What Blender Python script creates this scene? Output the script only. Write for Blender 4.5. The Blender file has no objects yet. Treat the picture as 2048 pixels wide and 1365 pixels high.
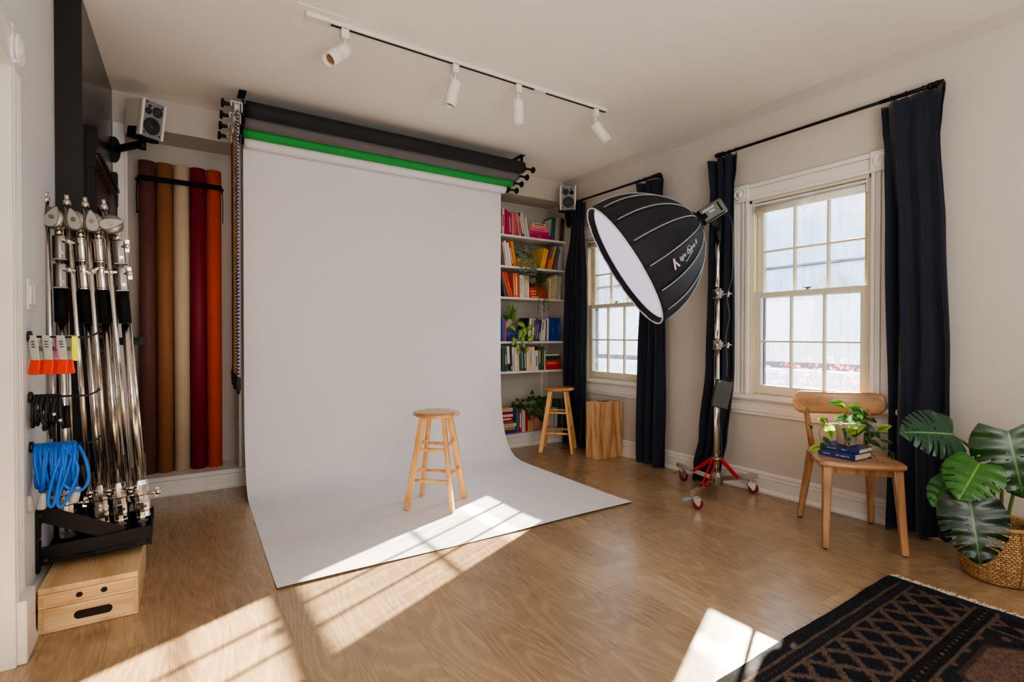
import bpy, bmesh, math, random
from mathutils import Vector as V, Matrix as Mx
rnd = random.Random(7)
PI = math.pi
SC = bpy.context.scene
COL = SC.collection
sin, cos = math.sin, math.cos

def lin(c):
    o = []
    for v in c[:3]:
        v = v / 255.0
        o.append(v / 12.92 if v <= 0.04045 else ((v + 0.055) / 1.055) ** 2.4)
    return (o[0], o[1], o[2], 1.0)

# ------------------------------------------------------------------ materials
MATS = {}
def nt(name):
    m = bpy.data.materials.new(name); m.use_nodes = True
    t = m.node_tree
    return m, t, t.nodes, t.links, t.nodes['Principled BSDF']

def pm(name, col, rough=.5, metal=0, var=.12, scale=14, bump=0, bscale=60, coat=0, spec=.5, emit=0, ecol=None, stretch=(1, 1, 1), trans=0, alpha=1, sheen=0):
    if name in MATS: return MATS[name]
    m, t, N, L, b = nt(name)
    tc = N.new('ShaderNodeTexCoord'); mp = N.new('ShaderNodeMapping'); mp.inputs['Scale'].default_value = stretch
    L.new(tc.outputs['Object'], mp.inputs[0])
    nz = N.new('ShaderNodeTexNoise'); nz.inputs['Scale'].default_value = scale; nz.inputs['Detail'].default_value = 4
    L.new(mp.outputs[0], nz.inputs['Vector'])
    rp = N.new('ShaderNodeValToRGB')
    c = lin(col)
    rp.color_ramp.elements[0].color = (*[x * (1 - var) for x in c[:3]], 1)
    rp.color_ramp.elements[1].color = (*[min(1, x * (1 + var)) for x in c[:3]], 1)
    rp.color_ramp.elements[0].position = .3; rp.color_ramp.elements[1].position = .7
    L.new(nz.outputs[0], rp.inputs[0]); L.new(rp.outputs[0], b.inputs['Base Color'])
    b.inputs['Roughness'].default_value = rough; b.inputs['Metallic'].default_value = metal
    b.inputs['Coat Weight'].default_value = coat; b.inputs['Specular IOR Level'].default_value = spec
    if sheen: b.inputs['Sheen Weight'].default_value = sheen; b.inputs['Sheen Roughness'].default_value = .4
    if trans: b.inputs['Transmission Weight'].default_value = trans
    if emit:
        b.inputs['Emission Strength'].default_value = emit; b.inputs['Emission Color'].default_value = lin(ecol or col)
    if bump:
        n2 = N.new('ShaderNodeTexNoise'); n2.inputs['Scale'].default_value = bscale; n2.inputs['Detail'].default_value = 3
        L.new(mp.outputs[0], n2.inputs['Vector'])
        bm = N.new('ShaderNodeBump'); bm.inputs['Strength'].default_value = bump; bm.inputs['Distance'].default_value = .01
        L.new(n2.outputs[0], bm.inputs['Height']); L.new(bm.outputs[0], b.inputs['Normal'])
    MATS[name] = m
    return m

def wood(name, c1, c2, axis=2, rings=26, rough=.38, nscale=3.0, c3=None, coat=.1):
    """contour lines of a stretched noise field: cathedral grain running along AXIS"""
    if name in MATS: return MATS[name]
    m, t, N, L, b = nt(name)
    tc = N.new('ShaderNodeTexCoord'); mp = N.new('ShaderNodeMapping')
    s = [1.0, 1.0, 1.0]; s[axis] = .09
    mp.inputs['Scale'].default_value = s
    oi = N.new('ShaderNodeObjectInfo'); sc = N.new('ShaderNodeVectorMath'); sc.operation = 'SCALE'
    cb = N.new('ShaderNodeCombineXYZ'); L.new(oi.outputs['Random'], cb.inputs[0]); L.new(oi.outputs['Random'], cb.inputs[1])
    L.new(cb.outputs[0], sc.inputs[0]); sc.inputs['Scale'].default_value = 3.0
    L.new(tc.outputs['Object'], mp.inputs['Vector']); L.new(sc.outputs[0], mp.inputs['Location'])
    nz = N.new('ShaderNodeTexNoise'); nz.inputs['Scale'].default_value = nscale * 2.2; nz.inputs['Detail'].default_value = 1.5
    L.new(mp.outputs[0], nz.inputs['Vector'])
    mu = N.new('ShaderNodeMath'); mu.operation = 'MULTIPLY'; mu.inputs[1].default_value = rings * 3.1
    L.new(nz.outputs[0], mu.inputs[0])
    si = N.new('ShaderNodeMath'); si.operation = 'SINE'; L.new(mu.outputs[0], si.inputs[0])
    mr = N.new('ShaderNodeMapRange'); mr.inputs[1].default_value = -1; mr.inputs[2].default_value = 1
    L.new(si.outputs[0], mr.inputs[0])
    n2 = N.new('ShaderNodeTexNoise'); n2.inputs['Scale'].default_value = 90; n2.inputs['Detail'].default_value = 3
    L.new(mp.outputs[0], n2.inputs['Vector'])
    mx = N.new('ShaderNodeMath'); mx.operation = 'MULTIPLY_ADD'; mx.inputs[1].default_value = .5
    L.new(n2.outputs[0], mx.inputs[0]); 
    mpw = N.new('ShaderNodeMath'); mpw.operation = 'POWER'; mpw.inputs[1].default_value = .55; L.new(mr.outputs[0], mpw.inputs[0])
    m3 = N.new('ShaderNodeMath'); m3.operation = 'MULTIPLY'; m3.inputs[1].default_value = .36
    L.new(mpw.outputs[0], m3.inputs[0]); L.new(m3.outputs[0], mx.inputs[2])
    rp = N.new('ShaderNodeValToRGB'); rp.color_ramp.elements[0].color = lin(c2); rp.color_ramp.elements[1].color = lin(c1)
    rp.color_ramp.elements[0].position = .2; rp.color_ramp.elements[1].position = .62
    L.new(mx.outputs[0], rp.inputs[0]); L.new(rp.outputs[0], b.inputs['Base Color'])
    b.inputs['Roughness'].default_value = rough; b.inputs['Coat Weight'].default_value = coat
    MATS[name] = m
    return m

def vcol(name, rough=.5, trans=0.0, var=.12, spec=.5, sheen=0, bump=0, bscale=300):
    """surface that takes its colours from the mesh's own colour attribute, with a little noise on top"""
    if name in MATS: return MATS[name]
    m, t, N, L, b = nt(name)
    at = N.new('ShaderNodeVertexColor'); at.layer_name = 'Col'
    tc = N.new('ShaderNodeTexCoord'); nz = N.new('ShaderNodeTexNoise'); nz.inputs['Scale'].default_value = 40
    L.new(tc.outputs['Object'], nz.inputs['Vector'])
    mr = N.new('ShaderNodeMapRange'); mr.inputs[3].default_value = 1 - var * 2; mr.inputs[4].default_value = 1 + var * 2
    L.new(nz.outputs[0], mr.inputs[0])
    mx = N.new('ShaderNodeVectorMath'); mx.operation = 'SCALE'
    L.new(at.outputs[0], mx.inputs[0]); L.new(mr.outputs[0], mx.inputs['Scale'])
    L.new(mx.outputs[0], b.inputs['Base Color']); b.inputs['Roughness'].default_value = rough; b.inputs['Specular IOR Level'].default_value = spec
    if sheen: b.inputs['Sheen Weight'].default_value = sheen
    if bump:
        n2 = N.new('ShaderNodeTexNoise'); n2.inputs['Scale'].default_value = bscale; L.new(tc.outputs['Object'], n2.inputs['Vector'])
        bm = N.new('ShaderNodeBump'); bm.inputs['Strength'].default_value = bump; bm.inputs['Distance'].default_value = .004
        L.new(n2.outputs[0], bm.inputs['Height']); L.new(bm.outputs[0], b.inputs['Normal'])
    if trans:
        tr = N.new('ShaderNodeBsdfTranslucent'); L.new(mx.outputs[0], tr.inputs[0])
        ms = N.new('ShaderNodeMixShader'); ms.inputs[0].default_value = trans
        L.new(b.outputs[0], ms.inputs[1]); L.new(tr.outputs[0], ms.inputs[2]); L.new(ms.outputs[0], N['Material Output'].inputs[0])
    MATS[name] = m
    return m

def glass_mat(name, haze, tint=(245, 250, 255), streak=8.0):
    if name in MATS: return MATS[name]
    m, t, N, L, b = nt(name)
    N.remove(b)
    tp = N.new('ShaderNodeBsdfTransparent'); gl = N.new('ShaderNodeBsdfGlossy'); gl.inputs['Roughness'].default_value = .05
    tl = N.new('ShaderNodeBsdfTranslucent'); tl.inputs[0].default_value = lin(tint)
    tc = N.new('ShaderNodeTexCoord'); mp = N.new('ShaderNodeMapping'); mp.inputs['Scale'].default_value = (1, streak, 1.2)
    L.new(tc.outputs['Object'], mp.inputs[0])
    nz = N.new('ShaderNodeTexNoise'); nz.inputs['Scale'].default_value = 5; nz.inputs['Detail'].default_value = 6
    L.new(mp.outputs[0], nz.inputs['Vector'])
    mr = N.new('ShaderNodeMapRange'); mr.inputs[1].default_value = .3; mr.inputs[2].default_value = .7
    mr.inputs[3].default_value = haze * .6; mr.inputs[4].default_value = min(1, haze * 1.4)
    L.new(nz.outputs[0], mr.inputs[0])
    fr = N.new('ShaderNodeFresnel'); fr.inputs[0].default_value = 1.3
    m1 = N.new('ShaderNodeMixShader'); L.new(fr.outputs[0], m1.inputs[0]); L.new(tp.outputs[0], m1.inputs[1]); L.new(gl.outputs[0], m1.inputs[2])
    m2 = N.new('ShaderNodeMixShader'); L.new(mr.outputs[0], m2.inputs[0]); L.new(m1.outputs[0], m2.inputs[1]); L.new(tl.outputs[0], m2.inputs[2])
    L.new(m2.outputs[0], N['Material Output'].inputs[0])
    MATS[name] = m
    return m

# ------------------------------------------------------------------ mesh builder
class G:
    def __init__(s): s.v = []; s.f = []; s.c = []; s.sm = []
    def add(s, vs, fs, sm=False, col=None):
        o = len(s.v); s.v += [V(p) for p in vs]
        s.f += [tuple(i + o for i in f) for f in fs]; s.sm += [sm] * len(fs)
        if col is not None and not isinstance(col, list): col = [col] * len(vs)
        s.c += col if col is not None else [None] * len(vs)
        return s
    def boxp(s, x0, x1, y0, y1, z0, z1, M=None):
        vs = [V((x, y, z)) for x in (x0, x1) for y in (y0, y1) for z in (z0, z1)]
        if M is not None: vs = [M @ p for p in vs]
        return s.add(vs, [(0, 1, 3, 2), (4, 6, 7, 5), (0, 4, 5, 1), (2, 3, 7, 6), (0, 2, 6, 4), (1, 5, 7, 3)])
    def box(s, c, d, M=None):
        return s.boxp(c[0] - d[0] / 2, c[0] + d[0] / 2, c[1] - d[1] / 2, c[1] + d[1] / 2, c[2] - d[2] / 2, c[2] + d[2] / 2, M)
    def bar(s, p, q, w, h=None, up=(0, 0, 1)):
        p, q = V(p), V(q); h = h or w
        d = (q - p); L = d.length; d.normalize(); u = V(up)
        if abs(d.dot(u)) > .98: u = V((0, 1, 0))
        a = d.cross(u).normalized(); b = a.cross(d)
        vs = []
        for t in (p, q):
            for i, j in ((-1, -1), (1, -1), (1, 1), (-1, 1)): vs.append(t + a * i * w / 2 + b * j * h / 2)
        return s.add(vs, [(3, 2, 1, 0), (4, 5, 6, 7), (0, 1, 5, 4), (1, 2, 6, 5), (2, 3, 7, 6), (3, 0, 4, 7)])
    def tube(s, pts, r, n=10, cap=True, closed=False, col=None):
        pts = [V(p) for p in pts]; m = len(pts); R = r if isinstance(r, (list, tuple)) else [r] * m
        fr = None; rings = []
        for i, p in enumerate(pts):
            if closed: d = pts[(i + 1) % m] - pts[i - 1]
            else: d = pts[min(i + 1, m - 1)] - pts[max(i - 1, 0)]
            if d.length < 1e-9: d = V((0, 0, 1))
            d.normalize()
            if fr is None:
                a = d.cross(V((0, 0, 1)))
                if a.length < .02: a = d.cross(V((0, 1, 0)))
            else: a = fr - d * fr.dot(d)
            a.normalize(); fr = a; b = d.cross(a)
            rings.append([p + (a * cos(2 * PI * k / n) + b * sin(2 * PI * k / n)) * R[i] for k in range(n)])
        vs = [q for rg in rings for q in rg]; fs = []
        for i in range(m if closed else m - 1):
            j = (i + 1) % m
            for k in range(n):
                fs.append((i * n + k, i * n + (k + 1) % n, j * n + (k + 1) % n, j * n + k))
        s.add(vs, fs, True, col)
        if cap and not closed:
            s.add(rings[0], [tuple(range(n - 1, -1, -1))], False, col); s.add(rings[-1], [tuple(range(n))], False, col)
        return s
    def cyl(s, p, q, r, r2=None, n=20): return s.tube([p, q], [r, r if r2 is None else r2], n)
    def lathe(s, prof, M=None, n=28, sm=True):
        """(r, z) profile about local z"""
        vs = []
        for r, z in prof:
            for k in range(n): vs.append(V((r * cos(2 * PI * k / n), r * sin(2 * PI * k / n), z)))
        if M is not None: vs = [M @ p for p in vs]
        fs = []
        for i in range(len(prof) - 1):
            for k in range(n): fs.append((i * n + k, i * n + (k + 1) % n, (i + 1) * n + (k + 1) % n, (i + 1) * n + k))
        if prof[0][0] > 1e-6: fs.append(tuple(range(n - 1, -1, -1)))
        if prof[-1][0] > 1e-6: fs.append(tuple(range((len(prof) - 1) * n, len(prof) * n)))
        return s.add(vs, fs, sm)
    def prism(s, poly, d, M=None):
        """2D outline in local xy pushed along z by d"""
        n = len(poly); vs = [V((x, y, 0)) for x, y in poly] + [V((x, y, d)) for x, y in poly]
        if M is not None: vs = [M @ p for p in vs]
        fs = [tuple(range(n - 1, -1, -1)), tuple(range(n, 2 * n))] + [(i, (i + 1) % n, n + (i + 1) % n, n + i) for i in range(n)]
        return s.add(vs, fs)
    def grid(s, nu, nv, fn, sm=True, colf=None, keep=None):
        vs = []; cs = [] if colf else None
        for i in range(nu + 1):
            for j in range(nv + 1):
                vs.append(fn(i / nu, j / nv))
                if colf: cs.append(colf(i / nu, j / nv))
        fs = []
        for i in range(nu):
            for j in range(nv):
                if keep and not keep((i + .5) / nu, (j + .5) / nv): continue
                a = i * (nv + 1) + j; fs.append((a, a + nv + 1, a + nv + 2, a + 1))
        return s.add(vs, fs, sm, cs)
    def ball(s, c, r, n=10, m=7, sc=(1, 1, 1)):
        c = V(c); vs = []; fs = []
        for i in range(m + 1):
            th = PI * i / m
            for k in range(n):
                ph = 2 * PI * k / n; vs.append(c + V((r * sc[0] * sin(th) * cos(ph), r * sc[1] * sin(th) * sin(ph), r * sc[2] * cos(th))))
        for i in range(m):
            for k in range(n): fs.append((i * n + k, (i + 1) * n + k, (i + 1) * n + (k + 1) % n, i * n + (k + 1) % n))
        return s.add(vs, fs, True)

MW = {}
def obj(name, g, m, parent=None, local=False, bevel=0, seg=2, solid=0, sub=0, kind=None, weld=True):
    """link builder g as ONE mesh object; its points are world points unless local"""
    vs = g.v
    if parent is not None and not local:
        inv = MW[parent].inverted(); vs = [inv @ p for p in g.v]
    me = bpy.data.meshes.new(name); me.from_pydata([tuple(p) for p in vs], [], g.f)
    me.polygons.foreach_set('use_smooth', g.sm)
    if any(c is not None for c in g.c):
        at = me.color_attributes.new('Col', 'FLOAT_COLOR', 'POINT')
        flat = []
        for c in g.c: flat += list(c if c is not None else (.5, .5, .5, 1))
        at.data.foreach_set('color', flat)
    bm = bmesh.new(); bm.from_mesh(me)
    if weld: bmesh.ops.remove_doubles(bm, verts=bm.verts, dist=1e-6)
    bmesh.ops.recalc_face_normals(bm, faces=bm.faces); bm.to_mesh(me); bm.free()
    o = bpy.data.objects.new(name, me); COL.objects.link(o)
    if m is not None: me.materials.append(m)
    if parent is not None: o.parent = parent; MW[o] = MW[parent]
    else: MW[o] = Mx.Identity(4)
    if solid:
        d = o.modifiers.new('solid', 'SOLIDIFY'); d.thickness = solid; d.offset = 0
    if bevel:
        d = o.modifiers.new('bevel', 'BEVEL'); d.width = bevel; d.segments = seg; d.limit_method = 'ANGLE'; d.angle_limit = .6
    if sub:
        d = o.modifiers.new('sub', 'SUBSURF'); d.levels = sub; d.render_levels = sub
    if kind: o['kind'] = kind
    try: o.cycles.shadow_terminator_geometry_offset = 0.0
    except AttributeError: pass
    return o

def tag(o, label, cat, group=None, kind=None):
    o['label'] = label; o['category'] = cat
    if group: o['group'] = group
    if kind: o['kind'] = kind
    return o
def thing(name, label, cat, loc=(0, 0, 0), rotz=0, group=None, M=None):
    o = bpy.data.objects.new(name, None); COL.objects.link(o); o.empty_display_size = .05
    mm = M if M is not None else Mx.Translation(V(loc)) @ Mx.Rotation(rotz, 4, 'Z')
    o.matrix_world = mm; MW[o] = mm.copy()
    return tag(o, label, cat, group)
def struct(name, g, m, parent=None, **k):
    return obj(name, g, m, parent, kind='structure' if parent is None else None, **k)
def sempty(name, loc):
    o = bpy.data.objects.new(name, None); COL.objects.link(o); o.location = loc; MW[o] = Mx.Translation(V(loc)); o['kind'] = 'structure'
    return o
def dup(root, M, label, group=None):
    """a copy of a thing with copies of its parts and sub-parts"""
    r = root.copy(); COL.objects.link(r); r.matrix_world = M; MW[r] = M.copy(); r['label'] = label
    if group: r['group'] = group
    for ch in list(root.children):
        c = ch.copy(); COL.objects.link(c); c.parent = r; MW[c] = M.copy()
        for g2 in list(ch.children):
            d = g2.copy(); COL.objects.link(d); d.parent = c; MW[d] = M.copy()
    return r
def frame(origin, z, xh=(1, 0, 0)):
    """matrix whose local z is Z and local x is close to XH"""
    z = V(z).normalized(); x = V(xh); x = (x - z * x.dot(z)).normalized(); y = z.cross(x)
    M = Mx((x, y, z)).transposed().to_4x4(); M.translation = V(origin)
    return M
def lerp(a, b, t): return a + (b - a) * t
def bez(p, n=12):
    """Catmull-Rom through the points"""
    p = [V(q) for q in p]; P = [p[0]] + p + [p[-1]]; out = []
    for i in range(1, len(P) - 2):
        for k in range(n):
            t = k / n; a, b, c, d = P[i - 1], P[i], P[i + 1], P[i + 2]
            out.append(.5 * ((2 * b) + (c - a) * t + (2 * a - 5 * b + 4 * c - d) * t * t + (3 * b - a - 3 * c + d) * t ** 3))
    out.append(p[-1]); return out
def lettering(txt, size, fn, shear=0, res=4, space=1.0):
    """letter outlines as a mesh builder; fn maps (u, v) to a point"""
    cu = bpy.data.curves.new('lettering', 'FONT'); cu.body = txt; cu.size = size; cu.shear = shear; cu.resolution_u = res; cu.space_character = space
    cu.align_x = 'CENTER'
    o = bpy.data.objects.new('lettering', cu); COL.objects.link(o)
    me = bpy.data.meshes.new_from_object(o.evaluated_get(bpy.context.evaluated_depsgraph_get()))
    g = G(); g.add([fn(v.co.x, v.co.y) for v in me.vertices], [tuple(p.vertices) for p in me.polygons])
    bpy.data.objects.remove(o); bpy.data.curves.remove(cu); bpy.data.meshes.remove(me)
    return g
# ------------------------------------------------------------------ room
XL, XR, YB, YBACK, YF, ZC = -.437, 3.535, 4.335, 4.645, -2.4, 2.725
WHITE = (214, 208, 202)
m_wall = pm('wall_paint', (194, 187, 179), .75, var=.02, scale=2, bump=.03, bscale=220)
m_wall_l = pm('left_wall_paint', (214, 216, 218), .6, var=.02, scale=2, bump=.03, bscale=220)
m_ceil = pm('ceiling_paint', (238, 233, 227), .85, var=.02, scale=1.5)
m_trim = pm('trim_gloss_paint', (224, 220, 216), .35, var=.03, scale=5)
m_sash = pm('cream_sash_paint', (216, 208, 186), .4, var=.05, scale=6)
m_black = pm('black_satin', (13, 13, 13), .5, var=.2, spec=.3)
m_blackm = pm('black_matte', (13, 12, 13), .75, var=.2, spec=.25)
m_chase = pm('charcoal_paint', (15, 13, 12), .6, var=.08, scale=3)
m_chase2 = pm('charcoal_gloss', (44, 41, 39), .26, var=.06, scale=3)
m_chrome = pm('chrome', (222, 216, 208), .16, metal=1, var=.04)
m_steel = pm('brushed_steel', (136, 130, 122), .36, metal=1, var=.06)
m_dchrome = pm('dark_chrome', (120, 108, 100), .2, metal=1, var=.1)

def floor_mat():
    m, t, N, L, b = nt('oak_plank_floor')
    def math_(op, a, bb=None, c=None):
        n = N.new('ShaderNodeMath'); n.operation = op
        for i, x in enumerate((a, bb, c)):
            if x is None: continue
            if isinstance(x, (int, float)): n.inputs[i].default_value = x
            else: L.new(x, n.inputs[i])
        return n.outputs[0]
    tc = N.new('ShaderNodeTexCoord'); sp = N.new('ShaderNodeSeparateXYZ'); L.new(tc.outputs['Object'], sp.inputs[0])
    W, LEN = .19, 1.25
    xs = math_('DIVIDE', sp.outputs[0], W); row = math_('FLOOR', xs); fx = math_('FRACT', xs)
    wn = N.new('ShaderNodeTexWhiteNoise'); wn.noise_dimensions = '1D'; L.new(row, wn.inputs['W'])
    ys = math_('DIVIDE', math_('MULTIPLY_ADD', wn.outputs[0], LEN, sp.outputs[1]), LEN)
    pl = math_('FLOOR', ys); fy = math_('FRACT', ys)
    cb = N.new('ShaderNodeCombineXYZ'); L.new(row, cb.inputs[0]); L.new(pl, cb.inputs[1])
    w2 = N.new('ShaderNodeTexWhiteNoise'); w2.noise_dimensions = '2D'; L.new(cb.outputs[0], w2.inputs['Vector'])
    pid = w2.outputs[0]
    gx = math_('MULTIPLY_ADD', pid, 37.0, math_('MULTIPLY', sp.outputs[0], 1.0))
    gy = math_('MULTIPLY_ADD', pid, 11.0, math_('MULTIPLY', sp.outputs[1], .19))
    gv = N.new('ShaderNodeCombineXYZ'); L.new(gx, gv.inputs[0]); L.new(gy, gv.inputs[1])
    n1 = N.new('ShaderNodeTexNoise'); n1.inputs['Scale'].default_value = 5.2; n1.inputs['Detail'].default_value = .35; n1.inputs['Roughness'].default_value = .4
    L.new(gv.outputs[0], n1.inputs['Vector'])
    ring = math_('SINE', math_('MULTIPLY', n1.outputs[0], 120.0))
    ring01 = math_('MULTIPLY_ADD', ring, .5, .5); ringp = math_('POWER', ring01, 3.0)
    # pores: very stretched fine noise
    pv = N.new('ShaderNodeCombineXYZ'); L.new(math_('MULTIPLY', gx, 1.0), pv.inputs[0]); L.new(math_('MULTIPLY', gy, .10), pv.inputs[1])
    n2 = N.new('ShaderNodeTexNoise'); n2.inputs['Scale'].default_value = 380; n2.inputs['Detail'].default_value = 3; L.new(pv.outputs[0], n2.inputs['Vector'])
    n3 = N.new('ShaderNodeTexNoise'); n3.inputs['Scale'].default_value = 1.6; n3.inputs['Detail'].default_value = 2; L.new(tc.outputs['Object'], n3.inputs['Vector'])
    val = math_('ADD', math_('MULTIPLY', n2.outputs[0], .26), math_('MULTIPLY', ringp, .085))
    val = math_('ADD', val, math_('MULTIPLY', pid, .10)); val = math_('ADD', val, math_('MULTIPLY', n3.outputs[0], .12))
    rp = N.new('ShaderNodeValToRGB'); e = rp.color_ramp.elements
    e[0].position = .13; e[0].color = lin((126, 102, 76)); e[1].position = .50; e[1].color = lin((198, 172, 138))
    k = e.new(.29); k.color = lin((164, 137, 105))
    L.new(val, rp.inputs[0])
    ex = math_('MINIMUM', fx, math_('SUBTRACT', 1.0, fx)); ey = math_('MINIMUM', fy, math_('SUBTRACT', 1.0, fy))
    seam = math_('MAXIMUM', math_('LESS_THAN', ex, .006), math_('LESS_THAN', ey, .0012))
    mx = N.new('ShaderNodeMix'); mx.data_type = 'RGBA'; L.new(math_('MULTIPLY', seam, .45), mx.inputs[0]); L.new(rp.outputs[0], mx.inputs[6]); mx.inputs[7].default_value = lin((80, 58, 40))
    L.new(mx.outputs[2], b.inputs['Base Color'])
    b.inputs['Roughness'].default_value = .36; b.inputs['Specular IOR Level'].default_value = .55
    L.new(math_('MULTIPLY_ADD', n2.outputs[0], .20, .19), b.inputs['Roughness'])
    b.inputs['Coat Weight'].default_value = .3; b.inputs['Coat Roughness'].default_value = .22
    bm = N.new('ShaderNodeBump'); bm.inputs['Strength'].default_value = .34; bm.inputs['Distance'].default_value = .002
    L.new(math_('SUBTRACT', n2.outputs[0], seam), bm.inputs['Height']); L.new(bm.outputs[0], b.inputs['Normal'])
    return m
m_floor = floor_mat()
struct('floor', G().boxp(-1.0, XR + .14, YF - .1, YBACK + .1, -.08, 0), m_floor)
struct('ceiling', G().boxp(-1.0, XR + .14, YF - .1, YBACK + .1, ZC, ZC + .1), m_ceil)
# window openings: inside of the casing
WIN = {1: (1.442, 2.235), 2: (3.225, 4.018)}
ZS, ZH = .69, 2.084
TH = .14
g = G(); X0, X1 = XR, XR + TH
ya, yb = WIN[1]; yc, yd = WIN[2]
g.boxp(X0, X1, YF, ya, 0, ZC).boxp(X0, X1, yb, yc, 0, ZC).boxp(X0, X1, yd, YBACK + .1, 0, ZC)
for a, b_ in ((ya, yb), (yc, yd)): g.boxp(X0, X1, a, b_, 0, ZS - .035).boxp(X0, X1, a, b_, ZH, ZC)
struct('wall_right', g, m_wall)
struct('wall_front', G().boxp(-1.0, XR + .14, YF - .1, YF, 0, ZC), m_wall)
# left wall with a door opening near the camera
g = G().boxp(XL - .3, XL, 2.37, 3.22, 0, ZC).boxp(XL - .3, XL, 1.45, 2.37, 2.0, ZC).boxp(XL - .3, XL, YF, 1.45, 0, ZC)
struct('wall_left', g, m_wall_l)
g = G().boxp(XL - .3, XL - .25, 1.45, 2.37, 0, 2.0)
d = struct('door_1', g, m_trim)
obj('door_handle', G().cyl((XL - .25, 2.28, .95), (XL - .2, 2.28, .95), .012).ball((XL - .19, 2.28, .95), .027), m_steel, d)
# back wall: centre pier, header over both alcoves, alcove back, left strip
g = G().boxp(XL - .3, -.244, YB, YBACK + .1, 0, ZC).boxp(.44, 2.35, YB, YBACK + .1, 0, ZC)
g.boxp(-.244, .44, YB, YBACK, 2.515, ZC).boxp(2.35, XR, YB, YBACK, 2.515, ZC)
g.boxp(-.244, XR, YBACK, YBACK + .1, 0, ZC)
struct('wall_back', g, m_wall)
# dark chimney chase along the left wall with a louvred shutter set in it
cx0, cx1 = -.3355, -.300
g = G(); P = [(XL - .05, 3.22), (cx0, 3.22), (cx1, YB + .005), (XL - .05, YB + .005)]
g.prism(P, ZC)
w = struct('wall_chase', g, m_chase)
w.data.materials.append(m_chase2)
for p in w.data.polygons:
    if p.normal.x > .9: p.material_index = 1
# mouldings
def profile_run(name, prof, p, q, out, m, parent=None, **k):
    """PROF (outward, z) swept from p to q"""
    p, q, n = V(p), V(q), V(out); g = G(); a = len(prof)
    vs = [e + n * r + V((0, 0, z)) for e in (p, q) for r, z in prof]
    g.add(vs, [tuple(range(a - 1, -1, -1)), tuple(range(a, 2 * a))] + [(i, (i + 1) % a, a + (i + 1) % a, a + i) for i in range(a)])
    return struct(name, g, m, parent, **k)
BB = [(0, 0), (.034, 0), (.034, .012), (.022, .03), (.020, .032), (.020, .098), (.024, .102), (.024, .108), (.017, .113), (.017, .122), (.022, .127), (.019, .138), (.006, .147), (0, .147)]
profile_run('baseboard_right', BB, (XR, YF, 0), (XR, YB, 0), (-1, 0, 0), m_trim)
profile_run('baseboard_left', BB, (XL, 2.5, 0), (XL, 3.22, 0), (1, 0, 0), m_trim)
BK = [(.31, 0), (-.022, 0), (-.022, .014), (-.008, .03), (-.006, .032), (-.006, .098), (-.013, .106), (-.013, .128), (-.018, .130), (-.018, .1345), (.31, .1345)]
profile_run('baseboard_back', [(-r, z) for r, z in BK], (-.300, YB, 0), (XR - .03, YB, 0), (0, -1, 0), m_trim)
profile_run('trim_1', [(0, 2.672), (.06, ZC + .001), (0, ZC + .001)], (XR, YF, 0), (XR, YB, 0), (-1, 0, 0), m_wall)
# flat pilaster trim beside the left alcove, with the alcove's panelled side
g = G().boxp(-.298, -.238, YB - .012, YB, .147, 2.515).boxp(-.25, -.236, YB, YBACK, .13, 2.515)
g.boxp(-.24, -.228, YB + .06, YB + .075, .14, 2.4).boxp(-.24, -.228, YB + .20, YB + .215, .14, 2.4)
g.boxp(.436, .452, YB - .012, YB + .3, .14, 2.515)
struct('trim_2', g, m_trim)
# left door casing: jamb, fluted casing, plinth block, rosette block, head casing
g = G().boxp(XL - .3, XL + .010, 2.355, 2.372, 0, 2.02)
for k, (a, b_, p) in enumerate(((2.372, 2.386, .013), (2.386, 2.402, .008), (2.402, 2.416, .012), (2.416, 2.446, .007), (2.446, 2.462, .011), (2.462, 2.476, .008), (2.476, 2.492, .011))):
    g.boxp(XL, XL + p, a, b_, .2, 2.02)
t3 = struct('trim_3', g, m_trim, bevel=.003)
obj('plinth_block', G().boxp(XL - .05, XL + .036, 2.366, 2.505, 0, .215), m_trim, t3, bevel=.006)
g = G().boxp(XL, XL + .014, 2.362, 2.495, 2.02, 2.145)
Mr = frame((XL + .014, 2.4285, 2.083), (1, 0, 0), (0, 1, 0))
g.lathe([(.055, 0), (.055, .006), (.046, .012), (.036, .004), (.028, .003), (.02, .012), (.008, .016), (0, .016)], Mr)
g.boxp(XL, XL + .024, 2.355, 2.505, 2.012, 2.024)
obj('rosette_block', g, m_trim, t3, bevel=.003)
profile_run('head_casing', [(0, 2.0), (.013, 2.0), (.013, 2.018), (.006, 2.028), (.006, 2.096), (.013, 2.106), (.013, 2.128), (0, 2.132)], (XL, 1.4, 0), (XL, 2.362, 0), (1, 0, 0), m_trim, t3)
# louvred shutter in the chase: stiles, rails and slats
m_shut = pm('shutter_dark_brown', (52, 36, 33), .3, var=.15)
def on_chase(y, out=0, z=0): return V((lerp(cx0, cx1, (y - 3.22) / (YB - 3.22)) + out, y, z))
ts = thing('louvred_shutter', 'dark brown louvred shutter door set in the charcoal wall chase behind the chrome stands', 'shutter', on_chase(3.75, 0, .1))
def cbox(g, y0, y1, z0, z1, o0, o1):
    vs = [on_chase(y, o, z) for o in (o0, o1) for y in (y0, y1) for z in (z0, z1)]
    return g.add(vs, [(0, 1, 3, 2), (4, 6, 7, 5), (0, 4, 5, 1), (2, 3, 7, 6), (0, 2, 6, 4), (1, 5, 7, 3)])
g = G()
for y0, y1 in ((3.36, 3.44), (4.16, 4.24)): cbox(g, y0, y1, .06, 2.08, 0, .026)
for z0, z1, o in ((2.0, 2.02, .04), (2.03, 2.05, .046), (2.055, 2.085, .03), (.06, .12, .026)): cbox(g, 3.36, 4.24, z0, z1, 0, o)
obj('shutter_frame', g, m_shut, ts)
g = G()
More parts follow.
